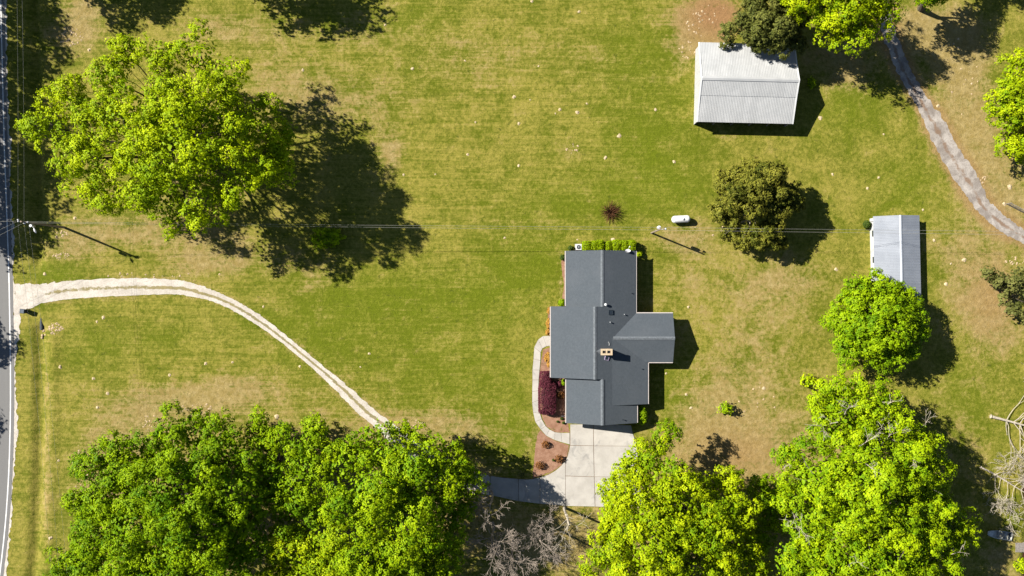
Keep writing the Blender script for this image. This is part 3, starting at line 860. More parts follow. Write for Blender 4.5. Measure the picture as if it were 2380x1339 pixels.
# ------------------------------------------------------------------ propane tank
x, y = W(1582.5, 509.5, .85)[:2]
tank = empty("propane_tank", (x, y, 0), radians(3.0)); tag(tank, "white capsule shaped propane tank standing on the lawn near yard pole", "gas tank")
t = MB(); pr = []; Lh = 1.42; R = .56
for i in range(7): a = -pi / 2 + i * (pi / 2) / 6; pr.append((-Lh + .48 + .48 * sin(a), max(R * cos(a), .01)))
for i in range(7): a = i * (pi / 2) / 6; pr.append((Lh - .48 + .48 * sin(a), max(R * cos(a), .01)))
t.tube([(p, 0, .86) for p, r in pr], [r for p, r in pr], 20); t.build("vessel", m_white, tank, True)
t = MB(); t.lathe((.2, 0, 1.36), [(.2, 0), (.2, .14), (.15, .2), (.04, .22)], 14); t.build("valve_hood", m_white, tank, True)
for sx in (-.8, .8):
    t = MB(); t.box((sx, 0, .22), (.1, .6, .44)); t.build("leg", m_white, tank)
for sx in (-.8, .8):
    t = MB(); t.box((sx, 0, .04), (.3, .9, .1)); t.build("foot", m_conc, tank)

# ------------------------------------------------------------------ utility poles, lines
pA = G(150, 529); pA_top = W(53, 517.5, 9.3)
pB = G(1514, 541.5); pB_top = W(1531, 530, 6.6)
pole1 = empty("utility_pole", (pA[0], pA[1], 0)); tag(pole1, "tall wooden utility pole beside the road carrying many wires", "utility pole", "utility poles")
tA = (pA[0] - .15, pA[1] + .04)
b = MB(); b.tube([(0, 0, -.3), (-.1, .03, 4.5), (tA[0] - pA[0], tA[1] - pA[1], 9.5)], [.19, .16, .12], 10); b.build("shaft", m_pole, pole1)
b = MB(); b.tube([(-.9, .1, 8.9), (.6, -.02, 8.9)], .07, 6); b.build("crossarm", m_pole, pole1)
for dx, dy in ((-.85, .45), (-.8, .1), (.05, -.35), (.5, -.1)):
    b = MB(); b.lathe((dx, dy * .6 + .05, 8.9), [(.05, 0), (.12, .06), (.08, .12), (.12, .18), (.06, .26)], 10); b.build("insulator", m_porc, pole1)
b = MB(); b.tube([(0, 0, 7.6), (.35, -.35, 7.85), (.7, -.95, 7.9)], .035, 6); b.build("lamp_arm", m_steel, pole1)
b = MB(); b.tube([(.62, -.8, 7.9), (.8, -1.15, 7.92), (.95, -1.45, 7.9)], [.09, .16, .08], 8); b.build("lamp_head", m_porc, pole1, True)
b = MB(); b.tube([(.05, -.4, 7.0), (.05, -.4, 7.8)], .2, 10); b.build("transformer", m_steel, pole1)

pole2 = empty("utility_pole", (pB[0], pB[1], 0)); tag(pole2, "short wooden yard pole with transformer and lamp near the propane tank", "utility pole", "utility poles")
b = MB(); b.tube([(0, 0, -.3), (.02, .01, 3.5), (.05, .02, 6.7)], [.15, .13, .1], 10); b.build("shaft", m_pole, pole2)
b = MB(); b.lathe((-.02, .36, 5.2), [(.2, 0), (.24, .05), (.24, .8), (.2, .88), (.06, .92)], 14); b.build("transformer", m_porc, pole2)
for dx in (-.1, .1):
    b = MB(); b.lathe((-.02 + dx, .36, 6.08), [(.03, 0), (.06, .05), (.04, .1), (.06, .15), (.03, .22)], 8); b.build("bushing", m_porc, pole2)
b = MB(); b.tube([(.05, .02, 5.9), (.5, .08, 6.15), (.85, .1, 6.15)], .035, 6); b.build("lamp_arm", m_steel, pole2)
b = MB(); b.lathe((.9, .1, 5.9), [(.17, 0), (.15, .12), (.1, .22), (.05, .28)], 10); b.build("lamp_head", m_porc, pole2, True)

def wire(a, b, label, sag=.5, r=.014):
    pts = []
    for i in range(25):
        t = i / 24
        pts.append((a[0] + (b[0] - a[0]) * t, a[1] + (b[1] - a[1]) * t, a[2] + (b[2] - a[2]) * t - sag * 4 * t * (1 - t)))
    m = MB(); m.tube(pts, r, 4)
    tag(m.build("power_line", m_wire), label, "power line", "power lines")
topA = (tA[0], tA[1])
wire((topA[0], topA[1], 9.2), (pB[0] + .05, pB[1] + .3, 6.5), "upper of two thin wires from roadside pole to yard pole", .7)
wire((topA[0] + .5, topA[1] - .1, 8.6), (pB[0] + .05, pB[1] - .05, 6.1), "lower of two thin wires from roadside pole to yard pole", .9)
e1 = W(2700, 541, 6.2); e2 = W(2700, 549, 5.8)
wire((pB[0] + .05, pB[1] + .3, 6.5), e1, "upper thin wire running from yard pole over cedar and shed", .5)
wire((pB[0] + .05, pB[1] - .05, 6.1), e2, "lower thin wire running from yard pole over cedar and shed", .5)
nA = lambda dx, dy, z: (topA[0] + dx, topA[1] + dy, z)
wire(nA(-.7, .3, 9.1), (W(34, -300, 9.2)), "left of two roadside wires running up from the roadside pole", .3)
wire(nA(.05, .05, 8.9), (W(44, -300, 9.0)), "right of two roadside wires running up from the roadside pole", .3)
wire(nA(-.7, -.1, 9.1), W(130, 1500, 9.2), "leftmost of three roadside wires running down from the roadside pole", .6, .012)
wire(nA(0, -.3, 8.8), W(150, 1500, 9.0), "middle of three roadside wires running down from the roadside pole", .6, .012)
wire(nA(.5, -.2, 8.6), W(170, 1500, 8.8), "rightmost of three roadside wires running down from the roadside pole", .6, .012)
wire(nA(-.8, .1, 9.1), W(-250, 521, 9.3), "level wire crossing the road from the roadside pole", .1)
wire(nA(-.8, .05, 9.0), W(-250, 650, 9.0), "higher slanting wire crossing the road from the roadside pole", .1)
wire(nA(0, -.1, 8.8), W(-250, 672, 8.8), "lower slanting wire crossing the road from the roadside pole", .1)

# ------------------------------------------------------------------ rubbish bin by the driveway mouth
x, y = W(51, 723.5, 1.05)[:2]
bin_ = empty("rubbish_bin", (x, y, 0), radians(-6)); tag(bin_, "dark wheeled rubbish bin at the mouth of the gravel driveway", "bin")
b = MB(); b.add([(-.3, -.26, .12), (.26, -.26, .12), (.26, .26, .12), (-.3, .26, .12), (-.38, -.32, 1.0), (.34, -.32, 1.0), (.34, .32, 1.0), (-.38, .32, 1.0)], [(3, 2, 1, 0), (4, 5, 6, 7), (0, 1, 5, 4), (1, 2, 6, 5), (2, 3, 7, 6), (3, 0, 4, 7)]); b.build("body", m_dark, bin_)
b = MB(); b.add([(-.4, -.34, 1.005), (.38, -.34, 1.005), (.38, .34, 1.005), (-.4, .34, 1.005), (-.32, -.27, 1.09), (.3, -.27, 1.09), (.3, .27, 1.09), (-.32, .27, 1.09)], [(3, 2, 1, 0), (4, 5, 6, 7), (0, 1, 5, 4), (1, 2, 6, 5), (2, 3, 7, 6), (3, 0, 4, 7)]); b.build("lid", plain("faded_lid", (0.075, 0.095, 0.12), 0.45, .2), bin_)
b = MB(); b.tube([(.42, -.3, .95), (.42, .3, .95)], .025, 6); b.build("handle", m_dark, bin_)
for s in (-1, 1):
    b = MB(); b.tube([(.24, s * .3, .12), (.24, s * .36, .12)], .12, 12); b.build("wheel", m_black, bin_)

# culvert pipe end in the ditch
x, y = G(95, 752)
cul = empty("culvert", (x, y, 0)); tag(cul, "dark culvert mouth with rubble at the head of the roadside ditch", "culvert")
b = MB(); n_ = 14; vs = []; 
for yy in (-1.0, .8):
    for r in (.26, .31):
        for k in range(n_): a = 2 * pi * k / n_; vs.append((r * cos(a), yy, -.28 + r * sin(a)))
q = lambda s, r, k: (s * 2 + r) * n_ + k % n_
fs = []
for k in range(n_): fs += [(q(0, 0, k), q(1, 0, k), q(1, 0, k + 1), q(0, 0, k + 1)), (q(0, 1, k + 1), q(1, 1, k + 1), q(1, 1, k), q(0, 1, k)), (q(0, 0, k + 1), q(0, 1, k + 1), q(0, 1, k), q(0, 0, k))]
b.add(vs, fs); b.build("pipe", m_dark, cul)
for i in range(9):
    b = MB(); r = random.uniform(.12, .26); px_, py_ = random.uniform(-.1, .7), random.uniform(-2.2, -.6)
    b.lathe((px_, py_, -.35), [(r * .6, 0), (r, r * .4), (r * .7, r * .9), (r * .2, r * 1.05)], 7); b.build("stone", m_rock, cul)

# ------------------------------------------------------------------ metal gate on the right
ga = G(2338, 474.5); gb = G(2392, 502)
gl = hypot(gb[0] - ga[0], gb[1] - ga[1])
gate = empty("field_gate", (ga[0], ga[1], 0), atan2(gb[1] - ga[1], gb[0] - ga[0])); tag(gate, "low tubular metal field gate beside the gravel track", "gate")
for z in (.2, .42, .64, .9, 1.15):
    b = MB(); b.tube([(0, 0, z), (gl, 0, z)], .03, 6); b.build("rail", m_wood if z < 1 else m_steel, gate)
for xx in (0, gl * .5, gl):
    b = MB(); b.tube([(xx, .04, 0), (xx, .04, 1.25)], .06 if xx != gl * .5 else .03, 8); b.build("post", m_wood, gate)

# ------------------------------------------------------------------ jon boat, dock
x, y = G(2319.5, 1241)
boat = empty("flat_boat", (x, y, 0), radians(-9)); tag(boat, "grey aluminium flat bottomed boat lying on shaded grass near the dock", "boat")
secs = [(-1.82, .3, .3, .34, .5), (-1.3, .46, .36, .16, .5), (-.5, .58, .48, .06, .46), (.6, .62, .52, .05, .45), (1.82, .6, .5, .06, .47)]
b = MB(); vs = []
for xx, wt, wb, zb, zt in secs: vs += [(xx, -wt, zt), (xx, -wb, zb), (xx, wb, zb), (xx, wt, zt)]
fs = []
for i in range(len(secs) - 1):
    for k in range(3): fs.append((4 * i + k, 4 * i + k + 1, 4 * i + 5 + k, 4 * i + 4 + k))
fs += [(0, 3, 2, 1), (16, 17, 18, 19)]
b.add(vs, fs); b.build("hull", m_alu, boat)
b = MB()
b.tube([(s[0], -s[1], s[4] + .01) for s in secs], .035, 5); b.tube([(s[0], s[1], s[4] + .01) for s in secs], .035, 5)
b.tube([(secs[0][0], -secs[0][1], .51), (secs[0][0], secs[0][1], .51)], .035, 5); b.tube([(secs[-1][0], -secs[-1][1], .48), (secs[-1][0], secs[-1][1], .48)], .04, 5)
b.build("gunwale", plain("pale_gunwale", (0.5, 0.53, 0.52), 0.5), boat)
b = MB(); b.prism([(-1.78, -.28), (-1.0, -.48), (-1.0, .48), (-1.78, .28)], .38, .42); b.build("bow_deck", m_alu, boat)
for xx, wd in ((-.15, .3), (.75, .28), (1.55, .3)):
    b = MB(); b.box((xx, 0, .33), (wd, 1.06, .05)); b.build("bench", plain("bench_paint", (0.3, 0.29, 0.24), 0.7, .2) if xx < 1 else m_dark, boat)
b = MB(); b.box((.28, .05, .2), (.45, .5, .2), .2); b.build("storage_box", plain("tan_box", (0.42, 0.37, 0.27), 0.8, .2), boat)

x, y = G(2359, 1272)
dock = empty("dock", (x, y, 0)); tag(dock, "weathered grey plank dock at the pond edge near the boat", "dock")
for i in range(30):
    b = MB(); b.box((.1 + i * .2, random.uniform(-.02, .02), .1 + random.uniform(-.006, .006)), (.17, 1.45, .04)); b.build("plank", m_wood, dock)
for s in (-.6, .6):
    b = MB(); b.box((3, s, .02), (6, .1, .12)); b.build("stringer", m_wood, dock)
for xx in (1.4, 3.6, 5.8):
    for s in (-.7, .7):
        b = MB(); b.tube([(xx, s, -1.9), (xx, s, .5)], .07, 7); b.build("pile", m_wood, dock)

# ------------------------------------------------------------------ foliage
def leaf_object(name, C, Nn, size, tint, mat, parent, asp=0.8, bend=0.12):
    """all leaves of one crown: C centres, Nn normals (k,3)"""
    k = len(C)
    R = rng.normal(size=(k, 3))
    T = R - (R * Nn).sum(1, keepdims=True) * Nn
    T /= np.linalg.norm(T, axis=1, keepdims=True) + 1e-9
    B = np.cross(Nn, T)
    s = size[:, None]
    V = np.empty((k, 4, 3), dtype=np.float32)
    V[:, 0] = C - T * s * .5
    V[:, 1] = C + B * s * asp * .5 + Nn * s * bend
    V[:, 2] = C + T * s * .5 - Nn * s * bend
    V[:, 3] = C - B * s * asp * .5 + Nn * s * bend
    me = bpy.data.meshes.new(name)
    me.vertices.add(4 * k); me.vertices.foreach_set("co", V.ravel())
    me.loops.add(4 * k); me.loops.foreach_set("vertex_index", np.arange(4 * k, dtype=np.int32))
    me.polygons.add(k); me.polygons.foreach_set("loop_start", np.arange(0, 4 * k, 4, dtype=np.int32))
    me.update(calc_edges=True)
    set_attr(me, "tint", np.repeat(np.clip(tint, 0, 1), 4))
    me.materials.append(mat)
    o = link(bpy.data.objects.new(name, me), parent)
    o["kind"] = "stuff"
    return o

def unit(v): return v / (np.linalg.norm(v, axis=-1, keepdims=True) + 1e-9)

def sphere_dirs(k, zmin=-1.0):
    z = rng.uniform(zmin, 1, k); a = rng.uniform(0, 2 * pi, k); r = np.sqrt(1 - z * z)
    return np.stack([r * np.cos(a), r * np.sin(a), z], -1)

def crown_cloud(lobes, clump_r=1.7, clump_gap=1.05, tuft_r=.5, leaf=.265, per=15, dens=1.0, zmin=-.25, squash=.8, up=.4, rag=.25, fill=.8):
    """lobes (x,y,z,r) -> clumps on their skins -> tufts on the clumps -> leaves"""
    C = []; Nn = []; T = []; clumps = []
    for (x, y, z, r) in lobes:
        nc = max(5, int(2 * pi * r * r * (1 - zmin) / (pi * (clump_r * clump_gap) ** 2) * dens * 1.25))
        d = sphere_dirs(nc, zmin)
        rad = r * rng.uniform(.5, 1.0 + rag * .4, nc)
        cc = np.array([x, y, z]) + d * rad[:, None] * np.array([1, 1, squash])
        for c, dv in zip(cc, d):
            deep = False
            for (x2, y2, z2, r2) in lobes:
                q = ((c[0] - x2) / r2) ** 2 + ((c[1] - y2) / r2) ** 2 + ((c[2] - z2) / (r2 * squash)) ** 2
                if q < .3: deep = True; break
            if deep and rng.random() < .75: continue
            clumps.append((c, dv))
    for c, dv in clumps:
        cr = clump_r * rng.uniform(.6, 1.25) * (1 + rag * rng.normal() * .4)
        cr = max(cr, .5 * clump_r)
        nt_ = max(8, int(2.5 * cr * cr / (tuft_r * tuft_r)))
        d = unit(sphere_dirs(nt_, -.35) + .35 * dv)
        ax = unit(rng.normal(size=3)); stretch = 1 + .35 * rng.random()
        tc = c + d * cr * rng.uniform(.55, 1.08, nt_)[:, None] * np.array([1, 1, .8])
        tc += ax * ((tc - c) @ ax)[:, None] * (stretch - 1)
        k = nt_ * per
        o = rng.normal(size=(k, 3)); o = unit(o)
        base = np.repeat(tc, per, 0); dd = np.repeat(d, per, 0)
        C.append(base + o * tuft_r * rng.uniform(.2, 1.0, k)[:, None])
        Nn.append(unit(.9 * dd + .4 * o + np.array([0, 0, up]) + .3 * rng.normal(size=(k, 3))))
        T.append(rng.normal(.5, .2) + np.repeat(rng.normal(0, .17, nt_), per) + rng.normal(0, .16, k))
    SZ = [leaf * rng.uniform(.65, 1.3, sum(len(c) for c in C))]
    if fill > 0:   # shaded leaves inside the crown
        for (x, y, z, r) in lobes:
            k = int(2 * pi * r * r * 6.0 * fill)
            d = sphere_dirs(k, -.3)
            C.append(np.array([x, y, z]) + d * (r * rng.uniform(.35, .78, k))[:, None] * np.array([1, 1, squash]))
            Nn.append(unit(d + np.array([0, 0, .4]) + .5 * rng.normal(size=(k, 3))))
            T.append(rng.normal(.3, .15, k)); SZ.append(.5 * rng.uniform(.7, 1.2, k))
    C = np.concatenate(C); Nn = np.concatenate(Nn); T = np.concatenate(T)
    return C, Nn, np.concatenate(SZ), T, [c for c, _ in clumps]

def curve(a, b, k, wob, sagup=0.0):
    a = np.array(a, float); b = np.array(b, float); L = np.linalg.norm(b - a)
    pts = []
    o1, o2 = rng.normal(size=3) * wob * L, rng.normal(size=3) * wob * L
    for i in range(k + 1):
        t = i / k
        pts.append(a + (b - a) * t + o1 * sin(pi * t) + o2 * sin(2 * pi * t) * .5 + np.array([0, 0, sagup * L * sin(pi * t)]))
    return pts

NLEAF = []
def tree(name, label, base_px, lobes_px, mat, bark=m_bark, trunk_r=.5, group=None, twigs=.35, cat="tree", dead=0, **kw):
    bx_, by_ = G(*base_px)
    t = empty(name, (bx_, by_, 0)); tag(t, label, cat, group)
    lobes = []
    for (px, py, rp, zc) in lobes_px:
        x, y, z = W(px, py, zc)
        lobes.append((x - bx_, y - by_, z, rp * S * (HC - zc) / HC))
    asp = kw.pop("asp", .8)
    C, Nn, sz, T, cl = crown_cloud(lobes, **kw)
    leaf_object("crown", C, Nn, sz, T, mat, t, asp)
    zt = max(l[2] for l in lobes)
    cx_ = sum(l[0] for l in lobes) / len(lobes) * .25; cy_ = sum(l[1] for l in lobes) / len(lobes) * .25
    fork = np.array([cx_, cy_, min(zt * .34, 3.6)])
    NLEAF.append(len(C))
    tr = MB()
    pts = curve((0, 0, -.2), fork, 5, .03)
    tr.tube(pts, [trunk_r * (1.35 - .55 * i / 5) for i in range(6)], 9)
    tr.build("trunk", bark, t)
    br = MB()
    for l in lobes:
        e = np.array([l[0], l[1], l[2] + .15 * l[3]])
        pts = curve(fork - np.array([0, 0, .2]), e, 7, .06, .05)
        r0 = trunk_r * (.32 + .25 * min(1, l[3] / 6))
        br.tube(pts, [r0 * (1 - .8 * i / 7) for i in range(8)], 6)
        near = [c for c in cl if (c[0] - l[0]) ** 2 + (c[1] - l[1]) ** 2 + (c[2] - l[2]) ** 2 < (1.3 * l[3]) ** 2]
        for c in near:
            if rng.random() > twigs: continue
            s = pts[rng.integers(3, 8)]
            q = curve(s, c, 4, .08, .03)
            br.tube(q, [r0 * .28, r0 * .22, r0 * .17, r0 * .11, .02], 4)
    br.build("branches", bark, t)["kind"] = "stuff"
    if dead:
        db = MB()
        for _ in range(dead):
            l = lobes[rng.integers(len(lobes))]
            d = unit(sphere_dirs(1, .25)[0]); p = np.array(l[:3]) + d * l[3] * .82 * np.array([1, 1, .8])
            grow(db, p, unit(d + .5 * rng.normal(size=3)), rng.uniform(.9, 2.2), .06, 2)
        db.build("dead_limbs", m_bark_pale, t)["kind"] = "stuff"
    return t

def grow(mb, p, d, L, r, depth, spread=.8, lift=0.0, kids=(2, 4), shrink=.68, gravity=0.0):
    k = 5
    pts = [np.array(p, float)]; dd = np.array(d, float)
    for i in range(k):
        dd = unit(dd + rng.normal(size=3) * .13 + np.array([0, 0, lift]))
        pts.append(pts[-1] + dd * L / k)
    rad = [max(r * (1 - .55 * i / k), .016) for i in range(k + 1)]
    mb.tube(pts, rad, 6 if depth > 2 else 4, False)
    if depth <= 0: return
    for _ in range(rng.integers(kids[0], kids[1] + 1)):
        i = rng.integers(2, k + 1)
        nd = unit(dd + rng.normal(size=3) * spread)
        grow(mb, pts[i], nd, L * shrink * rng.uniform(.75, 1.15), rad[i] * .72, depth - 1, spread, lift, kids, shrink)
    grow(mb, pts[-1], unit(dd + rng.normal(size=3) * .3), L * shrink, rad[-1] * .95, depth - 1, spread, lift, kids, shrink)

# the great oak on the left
tree("oak_tree", "huge spreading oak with airy yellow green spring leaves left of the lawn", (462, 352),
     [(120, 290, 52, 9.1), (165, 370, 62, 9.8), (205, 450, 45, 8.8), (185, 240, 48, 9.6), (255, 190, 58, 10.1), (300, 130, 34, 10.1), (385, 125, 45, 10.6), (470, 130, 55, 10.6), (535, 175, 58, 10.6), (290, 275, 72, 12.1), (390, 230, 66, 12.6), (480, 250, 78, 13.1), (250, 380, 62, 11.3), (330, 380, 80, 13.8), (430, 350, 95, 15.8), (540, 300, 75, 12.1), (560, 390, 85, 12.8), (628, 395, 58, 7.6), (470, 450, 75, 11.8), (375, 465, 62, 10.3), (265, 455, 48, 9.3), (410, 520, 40, 8.8), (600, 260, 45, 7.9), (653, 330, 38, 5.9), (380, 300, 70, 13.2), (230, 310, 55, 10.5)],
     L_oak, m_bark_dark, .55, None, .5, clump_r=1.45, clump_gap=1.25, tuft_r=.46, leaf=.265, per=15, dens=1.0, zmin=-.05, rag=.35, fill=.5)
# grove at the lower left
KG = dict(clump_r=1.5, clump_gap=1.18, tuft_r=.45, leaf=.265, per=15)
tree("shade_tree", "broad deep green tree filling the lower left corner", (430, 1120),
     [(262, 1140, 90, 9), (232, 1240, 84, 8), (190, 1310, 58, 6), (320, 1070, 75, 9.5), (400, 1030, 66, 9.5), (470, 1005, 46, 8), (520, 1050, 64, 10), (410, 1140, 105, 13), (540, 1140, 92, 12), (330, 1220, 100, 12), (450, 1250, 115, 14), (570, 1240, 75, 10.5), (330, 1330, 110, 11), (520, 1350, 110, 12), (225, 1350, 80, 8)],
     L_dark, m_bark_dark, .7, "trees of the lower left grove", .1, **KG)
tree("shade_tree", "narrow mid green tree between the deep green and fresh green crowns", (650, 1050),
     [(600, 985, 36, 7), (625, 1030, 40, 7.5), (690, 1040, 50, 9.5), (735, 1010, 44, 9), (720, 1085, 55, 10.5), (700, 1150, 45, 9.5), (672, 1225, 44, 8.5), (735, 1180, 42, 9), (640, 1110, 48, 9), (650, 1170, 44, 9), (600, 1090, 40, 8.5)],
     L_round, m_bark_dark, .4, "trees of the lower left grove", .1, **KG)
tree("shade_tree", "large fresh green tree shading the end of the gravel driveway", (930, 1090),
     [(860, 1020, 46, 9), (800, 1080, 56, 10), (905, 1070, 62, 10.5), (950, 1010, 22, 7), (1010, 1045, 52, 7.5), (975, 1120, 76, 10.5), (1050, 1115, 58, 7), (1078, 1085, 36, 6), (870, 1150, 82, 13), (810, 1180, 68, 12), (955, 1210, 86, 12), (1035, 1205, 52, 8.5), (1065, 1160, 40, 7)],
     L_bright, m_bark_dark, .65, "trees of the lower left grove", .1, clump_r=1.6, clump_gap=1.18, tuft_r=.46, leaf=.265, per=15)
tree("shade_tree", "yellow tinged tree at the bottom edge between grove crowns", (770, 1300),
     [(690, 1290, 62, 10), (760, 1260, 58, 10.5), (720, 1350, 70, 11), (650, 1340, 52, 9), (790, 1330, 60, 10)],
     L_yellow, m_bark_dark, .45, "trees of the lower left grove", .1, **KG)
tree("shade_tree", "fresh green crown cut by the bottom edge beside bare trees", (900, 1300),
     [(860, 1290, 70, 11.5), (940, 1300, 74, 11), (1005, 1285, 50, 8.5), (900, 1370, 85, 11), (1000, 1360, 60, 8.5)],
     L_bright, m_bark_dark, .5, "trees of the lower left grove", .1, **KG)
# right hand trees
tree("shade_tree", "yellow green tree overhanging the concrete driveway", (1575, 1190),
     [(1475, 1085, 52, 8.5), (1530, 1040, 30, 8), (1440, 1135, 48, 9), (1540, 1110, 56, 10.5), (1425, 1200, 48, 9.5), (1490, 1180, 75, 12.5), (1580, 1180, 75, 12.5), (1430, 1275, 62, 10.5), (1530, 1265, 90, 14), (1640, 1150, 48, 9.5), (1690, 1120, 34, 8.5), (1690, 1185, 62, 10.5), (1640, 1250, 75, 12), (1715, 1250, 58, 10), (1470, 1340, 85, 11), (1600, 1340, 95, 12), (1700, 1330, 70, 10)],
     L_yellow, m_bark, .6, "trees of the lower right grove", .12, clump_r=1.35, clump_gap=1.18, tuft_r=.43, leaf=.265, per=15, rag=.35)
tree("shade_tree", "small dark tree in the shade between the two lower right crowns", (1770, 1150),
     [(1765, 1140, 38, 4.5), (1790, 1200, 40, 5), (1765, 1260, 42, 5.5), (1800, 1150, 30, 5)], L_dark, m_bark_dark, .25, "trees of the lower right grove", .1, **KG)
tree("shade_tree", "largest fresh green tree of the lower right grove beside the boat", (1990, 1110),
     [(1860, 1080, 42, 8.5), (1840, 1050, 22, 8), (1910, 1120, 78, 11.5), (1990, 1070, 80, 12.5), (2085, 1080, 75, 12), (2150, 1120, 55, 10), (2020, 1170, 105, 15), (1890, 1210, 80, 12), (2130, 1190, 82, 12), (2205, 1200, 48, 8.5), (2225, 1250, 36, 7.5), (1960, 1270, 95, 13.5), (2080, 1270, 100, 13.5), (2180, 1280, 60, 10), (1850, 1300, 66, 10.5), (1990, 1360, 100, 12), (2110, 1350, 85, 11.5)],
     L_bright, m_bark, .75, "trees of the lower right grove", .12, dead=14, clump_r=1.4, clump_gap=1.18, tuft_r=.44, leaf=.265, per=15, rag=.3)
tree("shade_tree", "mid green tree with bleached dead limbs below the round tree", (1965, 945),
     [(1952, 915, 36, 8.5), (1908, 968, 28, 8), (1985, 915, 52, 9.5), (1950, 975, 62, 11), (2030, 960, 58, 10.5), (2075, 1000, 48, 9.5), (1914, 1010, 30, 8.5), (2130, 1010, 38, 8.5), (2155, 1050, 34, 8), (2000, 1020, 55, 10.5)],
     L_bright, m_bark, .5, "trees of the lower right grove", .35, dead=12, clump_r=1.4, clump_gap=1.2, tuft_r=.47, leaf=.265, per=15, dens=.9, rag=.4)
tree("round_tree", "dense round grass green tree covering the end of the low shed", (2022, 742),
     [(1990, 705, 50, 5.2), (2055, 690, 48, 5.3), (2095, 720, 46, 5.2), (1962, 752, 42, 4.5), (2036, 748, 78, 7), (2100, 780, 44, 5), (1985, 805, 46, 5), (2050, 820, 48, 5), (2020, 670, 30, 5), (2105, 750, 42, 5)],
     L_round, m_bark, .45, None, .1, clump_r=1.2, rag=.1, clump_gap=.85, tuft_r=.42, leaf=.28, per=11)
tree("oak_tree", "bright yellow green oak at the top edge behind the barn", (1925, 70),
     [(1895, 20, 44, 9.5), (1950, 40, 46, 10), (2005, 30, 42, 9.5), (2015, 75, 30, 8.5), (1945, 90, 26, 8), (1850, 0, 44, 9), (1930, -50, 80, 11), (1800, -25, 40, 8), (2030, 5, 34, 9), (1985, 70, 34, 9), (2045, 35, 26, 9)],
     L_yellow, m_bark, .5, "trees along the top edge", .4, clump_r=1.4, clump_gap=1.2, tuft_r=.46, leaf=.265, per=15, dens=1.15, rag=.4)
tree("shade_tree", "small fresh green crown peeking in at the top edge beyond the track", (2140, 20),
     [(2150, -15, 30, 7), (2195, -20, 34, 7.5), (2170, -70, 62, 9), (2120, -40, 40, 8.5)], L_bright, m_bark, .4, "trees along the top edge", .3, clump_r=1.4, clump_gap=1.1, tuft_r=.46, leaf=.265, per=15)
tree("shade_tree", "yellow green tree cut by the right edge beside the gravel track", (2345, 265),
     [(2365, 165, 40, 6.5), (2350, 225, 45, 7), (2345, 285, 40, 6.5), (2385, 260, 52, 8), (2352, 345, 28, 4.5), (2395, 330, 48, 6.5), (2410, 210, 50, 7)],
     L_yellow, m_bark, .45, None, .15, clump_r=1.4, clump_gap=1.0, tuft_r=.47, leaf=.265, per=15)
# cedars and an olive green tree
KC = dict(asp=.45, fill=1.6, clump_r=1.0, clump_gap=.92, tuft_r=.34, leaf=.34, per=15, squash=1.0, up=.3, rag=.45)
tree("cedar_tree", "broad olive brown cedar standing alone right of the propane tank", (1742, 512),
     [(1690, 440, 33, 3.6), (1735, 420, 36, 4.5), (1780, 428, 40, 5.2), (1815, 452, 34, 4.2), (1745, 458, 46, 6.2), (1788, 478, 40, 5.6), (1682, 488, 30, 3.0), (1690, 530, 24, 2.4), (1768, 558, 34, 3.2), (1725, 552, 22, 2.4), (1795, 558, 24, 2.8), (1838, 470, 18, 3.4)],
     L_cedar, m_bark_pale, .3, "cedars", .5, **KC)
tree("cedar_tree", "grey green cedar overhanging the back of the barn roof", (1775, 92),
     [(1715, 65, 26, 4.5), (1760, 40, 40, 5.6), (1800, 65, 40, 6), (1840, 40, 36, 5.6), (1845, 80, 26, 5), (1770, 90, 22, 4.6), (1790, 10, 36, 5.2), (1680, 82, 17, 3.8), (1740, 88, 24, 4.6), (1815, 102, 24, 5), (1838, 100, 20, 4.6)],
     L_cedar2, m_bark, .28, "cedars", .3, **KC)
tree("olive_tree", "sparse grey olive tree cut by the right edge below the track", (2345, 690),
     [(2300, 640, 20, 2.4), (2335, 655, 26, 3), (2365, 640, 26, 3.2), (2385, 675, 30, 3.4), (2350, 720, 26, 2.6), (2395, 725, 30, 3)],
     L_olive, m_bark_dark, .2, None, .6, clump_r=.85, clump_gap=1.3, tuft_r=.34, leaf=.32, per=6, dens=.85, rag=.5)
# trees outside the frame that throw the shadows on the road and the top lawn
KO = dict(clump_r=1.6, clump_gap=1.2, tuft_r=.6, leaf=.5, per=5, dens=.9)
ORD = ["first", "second", "third", "fourth", "fifth", "sixth", "seventh", "eighth"]
for i, (px, py, rr, z) in enumerate(((-195, -120, 90, 12.5), (-180, 0, 85, 13), (-190, 120, 85, 12.5), (-178, 235, 85, 13), (-185, 345, 85, 12.5), (-185, 440, 78, 12))):
    b0 = (px, py)
    lob = []
    for dx, dy, k, dz in ((0, 0, 1.0, 0), (-60, 30, .8, -2), (45, -35, .7, -1), (30, 50, .7, -1.5)):
        q = W(px + dx, py + dy, 0); zz = z + dz
        kx = HC / (HC - zz)
        lob.append((CXP + (px + dx - CXP) * kx, CYP + (py + dy - CYP) * kx, rr * k * .8 * kx, zz))
    tree("roadside_tree", ORD[i] + " roadside tree from the top, across the road outside the left edge", b0, lob, L_dark, m_bark_dark, .4, "trees across the road", .15, **KO)
for i, (px, py, rr, z) in enumerate(((-235, 700, 55, 10.5), (-260, 880, 40, 10))):
    kx = HC / (HC - z)
    lob = [(CXP + (px + dx - CXP) * kx, CYP + (py + dy - CYP) * kx, rr * k * kx, z) for dx, dy, k in ((0, 0, .9), (30, 25, .7), (-40, -10, .7))]
    tree("roadside_tree", ORD[6 + i] + " roadside tree from the top, across the road outside the left edge", (px, py), lob, L_dark, m_bark_dark, .35, "trees across the road", .15, **KO)
